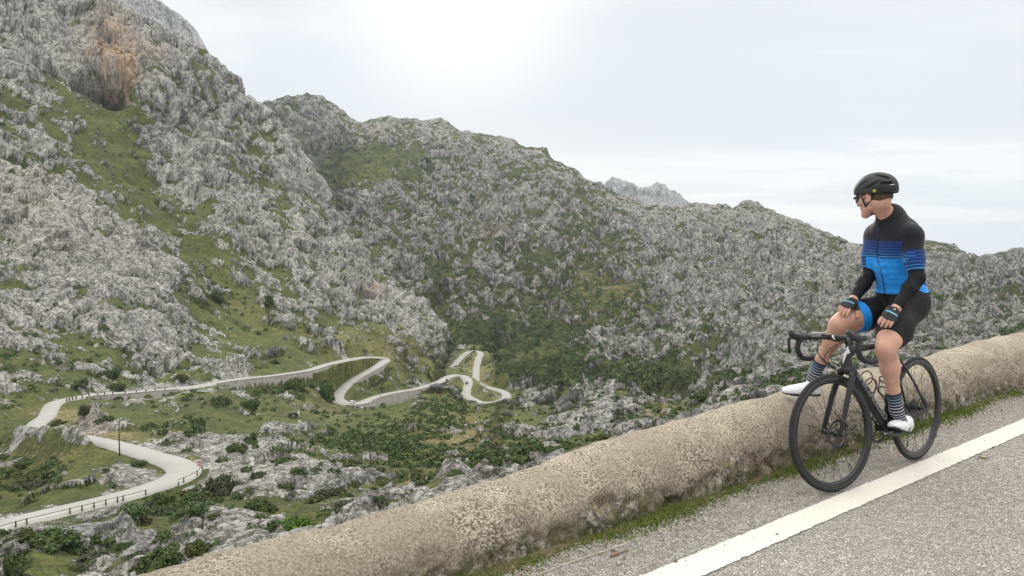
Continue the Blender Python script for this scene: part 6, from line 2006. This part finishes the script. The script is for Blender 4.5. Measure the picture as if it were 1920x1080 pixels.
# ---- socks with stripes, shoes
m_s, t, b, g = cloth('striped_sock', None)
sk = t.n('ShaderNodeAttribute', attribute_name='along').outputs['Fac']
saw = t.math('FRACT', t.math('MULTIPLY', sk, 50.0))
st2 = t.math('MULTIPLY', t.maprange(saw, .60, .68), t.maprange(saw, .98, .92))
st2 = t.math('MULTIPLY', st2, t.maprange(sk, .014, .015))
t.set(b, 'Base Color', t.mix(st2, (.012, .018, .040), t.mix(t.maprange(sk, .02, .10), (.16, .32, .46), (.55, .56, .62)))); t.set(b, 'Roughness', .85)
SOCK = {'L': .70, 'R': .73}
m_w, t, b, g = cloth('white_shoe', None)
cW = t.mix(t.maprange(t.noise(g, 45, 4), .5, .75, 0, .35), (.74, .76, .80), (.50, .53, .58))
t.set(b, 'Base Color', cW); t.set(b, 'Roughness', .38); t.set(b, 'Coat Weight', .2)
for k in 'LR':
    a = legs[k].copy().off(.004)
    d = nz(ANK[k] - KNEE[k])
    ts = KNEE[k] + (ANK[k] - KNEE[k]) * SOCK[k]
    a.plane(ts, -d)
    fd = nz(TOE[k] - HEEL[k])
    a.plane(HEEL[k] + fd * .16, nz(fd - d * (fd @ d)))
    me, co = a.mesh('sock')
    attr_set(me, 'along', (co - ts) @ d)
    sock = link('sock', me, m_s, person)
    # shoe
    un = np.array([0, 0, 1.]); un = nz(un - fd * (un @ fd)); si = np.cross(un, fd)
    M = np.array([fd, si, un]); Hh = HEEL[k]; L = .272
    sxx = .93
    lo = np.minimum(HEEL[k], TOE[k]) - .10; hi = np.maximum(HEEL[k], TOE[k]) + .13
    def SPt(x, y, z): return Hh + fd * x * .93 + si * y + un * z
    so_ = 1 if k == 'L' else -1
    f = Fld(lo, hi, .003)
    f.ell(SPt(.035, 0, .035), (.042, .035, .042), M, 0)
    f.cap(SPt(.030, 0, .062), SPt(.045, 0, .078), .034, .033, .02)
    f.cap(SPt(.05, 0, .058), SPt(.13, 0, .040), .036, .034, .03)
    f.ell(SPt(.16, 0, .026), (.075, .044, .030), M, .03)
    f.ell(SPt(.215, -.004 * so_, .022), (.050, .038, .022), M, .03)
    f.cap(SPt(.10, 0, .030), SPt(.19, 0, .022), .033, .036, .02)
    f.cap(SPt(.020, 0, .115), SPt(.052, 0, .070), .029, .026, .004, 'sub')
    f.plane(SPt(0, 0, .009), -un)
    f.plane(Hh + un * .092 + fd * .02, nz(un - fd * .35))
    me, co = f.mesh('shoe')
    shoe = link('shoe', me, m_w, person)
    # sole outline
    rows = []
    for x, w_ in [(-.004, .012), (.005, .024), (.03, .031), (.07, .029), (.11, .031), (.16, .040), (.20, .041), (.235, .034), (.258, .020), (.265, .008)]:
        rows.append((x, w_))
    bm = bmesh.new()
    vs_ = []
    for z_ in (-.002, .0115):
        ring = [bm.verts.new(tuple(SPt(x, w_, z_ + (.006 * (x > .2) * (x - .2) / .06)))) for x, w_ in rows] + [bm.verts.new(tuple(SPt(x, -w_, z_ + (.006 * (x > .2) * (x - .2) / .06)))) for x, w_ in rows[::-1]]
        vs_.append(ring)
    bm.faces.new(vs_[0][::-1]); bm.faces.new(vs_[1])
    nn_ = len(vs_[0])
    for i in range(nn_): bm.faces.new((vs_[0][i], vs_[0][(i + 1) % nn_], vs_[1][(i + 1) % nn_], vs_[1][i]))
    bm_obj('sole', bm, M_rub, shoe, False)
    tube_sm('cleat', [SPt(.13, 0, -.008), SPt(.20, 0, -.008)], [(.022, .007), (.018, .005)], M_rub, shoe, 8, tuple(si))
    for xx, zz in ((.075, .084), (.115, .068)):
        arc = [SPt(xx + .012 * math.sin(a), math.cos(a) * (.040 if xx < .1 else .041), zz - .050 + math.sin(a) * (.050 if xx < .1 else .041)) for a in np.linspace(.15, math.pi - .15, 12)]
        tube_sm('strap', arc, [(.007, .0018)] * 12, m_w, shoe, 6, tuple(fd))
# ---- gloves
M_glove = simple('black_glove', (.011, .012, .014), .7, nscale=80, namp=.3, bump=.2, bscale=350)
M_lb = simple('pale_blue_patch', (.17, .46, .68), .6)
for k in 'LR':
    w, d, lat, n_, g_, fingers = HF[k]
    q = g_.copy().off(.0030)
    q.plane(w + d * .010, -d)
    me, co = q.mesh('glove')
    gl = link('glove', me, M_glove, person)
    # knuckle patch laid on the back of the glove
    def surf_pt(base):
        ds = np.linspace(0, .04, 60); pts = base[None] + n_[None] * ds[:, None]
        ii = np.round((pts - q.lo) / q.h).astype(int); ii = np.clip(ii, 0, q.n - 1)
        val = q.a[ii[:, 0], ii[:, 1], ii[:, 2]]; j = int(np.argmax(val > 0)); return pts[j] + n_ * .0012
    row = [surf_pt(w + d * .066 + lat * o_) for o_ in np.linspace(-.034, .034, 9)]
    tube_sm('knuckle_band', row, [(.0068, .0016)] * 9, M_lb, gl, 6, tuple(d))
    if k == 'L':
        c0 = surf_pt(w + d * .040)
        ring = [c0 + (lat * math.cos(a) + d * math.sin(a)) * .0062 for a in np.linspace(.6, 5.6, 12)]
        tube_sm('glove_mark', ring, .0014, M_white, gl, 5)
# ---- helmet
M_hel = simple('helmet_shell', (.011, .014, .016), .52)
M_hin = simple('helmet_inner', (.005, .005, .006), .85)
he = Fld(HC - .21, HC + .21, .0025)
he.ell(HP(-.018, 0, .040), (.132, .098, .102), MH, 0)
he.ell(HP(-.085, 0, .032), (.066, .072, .066), MH, .03)
he.cap(HP(-.115, -.028, .006), HP(-.115, .028, .006), .026, .026, .02)
he.cap(HP(-.035, .080, .008), HP(.02, .078, .020), .016, .014, .02).cap(HP(-.035, -.080, .008), HP(.02, -.078, .020), .016, .014, .02)
core = Fld(HC - .21, HC + .21, .0025)
core.ell(HP(-.012, 0, .020), (.105, .083, .095), MH, 0)
he.a = np.maximum(he.a, -core.a)
he.plane(HP(0, 0, .010), nz(-hu + hx * .20))
# vents
for s in (1, -1):
    for (x0, y0, z0, x1, y1, z1, r0, r1) in [(.035, .088, .070, -.045, .090, .105, .007, .010), (-.02, .098, .040, -.10, .085, .068, .008, .011), (-.07, .06, .112, -.13, .045, .075, .009, .011), (-.10, .075, .048, -.14, .045, .040, .008, .010),
                                              (.06, .040, .125, -.02, .045, .142, .007, .009), (.088, .055, .078, .062, .066, .094, .005, .006)]:
        he.cap(HP(x0, s * y0, z0), HP(x1, s * y1, z1), r0, r1, .004, 'sub')
he.cap(HP(.05, 0, .135), HP(-.06, 0, .148), .007, .009, .004, 'sub').cap(HP(-.10, 0, .125), HP(-.15, 0, .085), .009, .010, .004, 'sub')
me, co = he.mesh('helmet')
hel = link('helmet', me, M_hel, person)
inn = Fld(HC - .21, HC + .21, .005)
inn.ell(HP(-.014, 0, .026), (.110, .086, .098), MH, 0).ell(HP(-.075, 0, .022), (.06, .066, .066), MH, .03)
inn.plane(HP(0, 0, .006), nz(-hu + hx * .18))
me, co = inn.mesh('helmet_liner'); link('helmet_liner', me, M_hin, hel)
# brim
br = [HP(.100 - .02 * abs(a) / .07 * abs(a) * 12, a, .020 + 0.0) for a in np.linspace(-.07, .07, 11)]
rows_o = [HP(.128 - a * a * 9, a * .95, .010) for a in np.linspace(-.07, .07, 11)]
bm = bmesh.new()
vi = [bm.verts.new(tuple(HP(.092 - a * a * 10, a, .024))) for a in np.linspace(-.07, .07, 11)]
vo = [bm.verts.new(tuple(p)) for p in rows_o]
vi2 = [bm.verts.new(tuple(v.co + Vector(tuple(hu)) * .004)) for v in vi]; vo2 = [bm.verts.new(tuple(v.co + Vector(tuple(hu)) * .004)) for v in vo]
for i in range(10):
    bm.faces.new((vi[i], vo[i], vo[i + 1], vi[i + 1])); bm.faces.new((vi2[i], vi2[i + 1], vo2[i + 1], vo2[i])); bm.faces.new((vo[i], vo2[i], vo2[i + 1], vo[i + 1]))
bm_obj('brim', bm, M_hel, hel)
# round yellow badge and pale rear mark
def disc(name, c, n_, r, m_, par, inner=None):
    n_ = nz(n_); return tube_sm(name, [c, c + n_ * .002], r, m_, par, 16)
bc = HP(-.058, .094, .012)
def push(c, di, f):
    ds = np.linspace(-.03, .04, 140); pts = c[None] + nz(di)[None] * ds[:, None]
    ii = np.clip(np.round((pts - f.lo) / f.h).astype(int), 0, f.n - 1); val = f.a[ii[:, 0], ii[:, 1], ii[:, 2]]
    j = len(val) - 1 - int(np.argmax(val[::-1] < 0)); return pts[min(j + 1, len(pts) - 1)]
bc = push(bc, hl - hx * .25, he)
disc('round_badge', bc, hl - hx * .25, .0088, simple('badge_yellow', (.72, .62, .03), .5), hel)
disc('badge_centre', bc + nz(hl - hx * .25) * .001, hl - hx * .25, .0045, simple('badge_black', (.02, .02, .02), .5), hel)
r0 = push(HP(-.125, .045, .03), hl * .6 - hx, he); r1 = push(HP(-.135, .022, .03), hl * .3 - hx, he)
tube_sm('rear_mark', [r0, r1], .0022, M_white, hel, 5)
# straps
M_str = simple('helmet_strap', (.02, .018, .016), .8)
for s in (1, -1):
    tube_sm('strap_front', [HP(.040, s * .070, .012), HP(.034, s * .074, -.020), HP(.030, s * .066, -.060), HP(.030, s * .045, -.092), HP(.034, s * .0, -.118)], [(.006, .0018)] * 5, M_str, hel, 6, tuple(hx))
    tube_sm('strap_rear', [HP(-.045, s * .078, .006), HP(-.024, s * .080, -.028), HP(.012, s * .072, -.052), HP(.030, s * .064, -.064)], [(.005, .0018)] * 4, M_str, hel, 6, tuple(hx))
# ---- hair: short, brown, low on the neck below the helmet
M_hair = simple('short_brown_hair', (.085, .055, .035), .85, nscale=120, namp=.5, bump=.8, bscale=260)
ha = Fld(HC - .2, HC + .2, .003)
ha.ell(HP(-.014, 0, .018), (.102, .081, .094), MH, 0).ell(HP(-.055, 0, -.020), (.058, .064, .058), MH, .02)
ha.plane(HP(.000, 0, .0), nz(hx + hu * -.25))
ha.plane(HP(-.06, 0, -.052), nz(-hu - hx * .25))
me, co = ha.mesh('hair'); link('hair', me, M_hair, person)
for s in (1, -1):
    tube_sm('sideburn', [HP(.020, s * .072, .012), HP(.016, s * .0735, -.018)], [(.010, .003), (.007, .002)], M_hair, person, 6, tuple(hx))
    tube_sm('eyebrow', [HP(.096, s * .012, .021), HP(.090, s * .034, .023)], [(.003, .002)] * 2, M_hair, person, 6)
# ---- sunglasses
M_lens = simple('dark_lens', (.008, .008, .012), .08, coat=.5)
gl_ = tube_sm('sunglasses', [HP(.066, -.070, .000), HP(.092, -.050, -.004), HP(.108, -.022, -.006), HP(.112, 0, -.002), HP(.108, .022, -.006), HP(.092, .050, -.004), HP(.066, .070, .000)], [(.014, .002), (.023, .0025), (.024, .0025), (.013, .0025), (.024, .0025), (.023, .0025), (.014, .002)], M_lens, person, 12, tuple(hu))
for s in (1, -1):
    tube_sm('temple_arm', [HP(.074, s * .066, .006), HP(.03, s * .078, .006), HP(-.005, s * .080, .002)], [(.003, .0018)] * 3, M_lens, gl_, 6, tuple(hu))
# =============================================================== air of the valley
hz = box_mesh('haze', 6000, 6200, 1500, 0, (0, 2900, 610))
m = bpy.data.materials.new('valley_air'); m.use_nodes = True; m.node_tree.nodes.clear()
t = NT(m.node_tree)
pv = t.n('ShaderNodeVolumePrincipled', {'Color': (0.74, 0.87, 1.0, 1), 'Density': 0.00005, 'Anisotropy': 0.2})
t.n('ShaderNodeOutputMaterial', {1: pv.outputs[0]})
tag(link('haze', hz, m), 'thin bluish air filling the valley between the camera and the far peaks', 'haze', kind='stuff')
bpy.context.scene.cycles.volume_bounces = 1
bpy.context.scene.cycles.volume_step_rate = 50
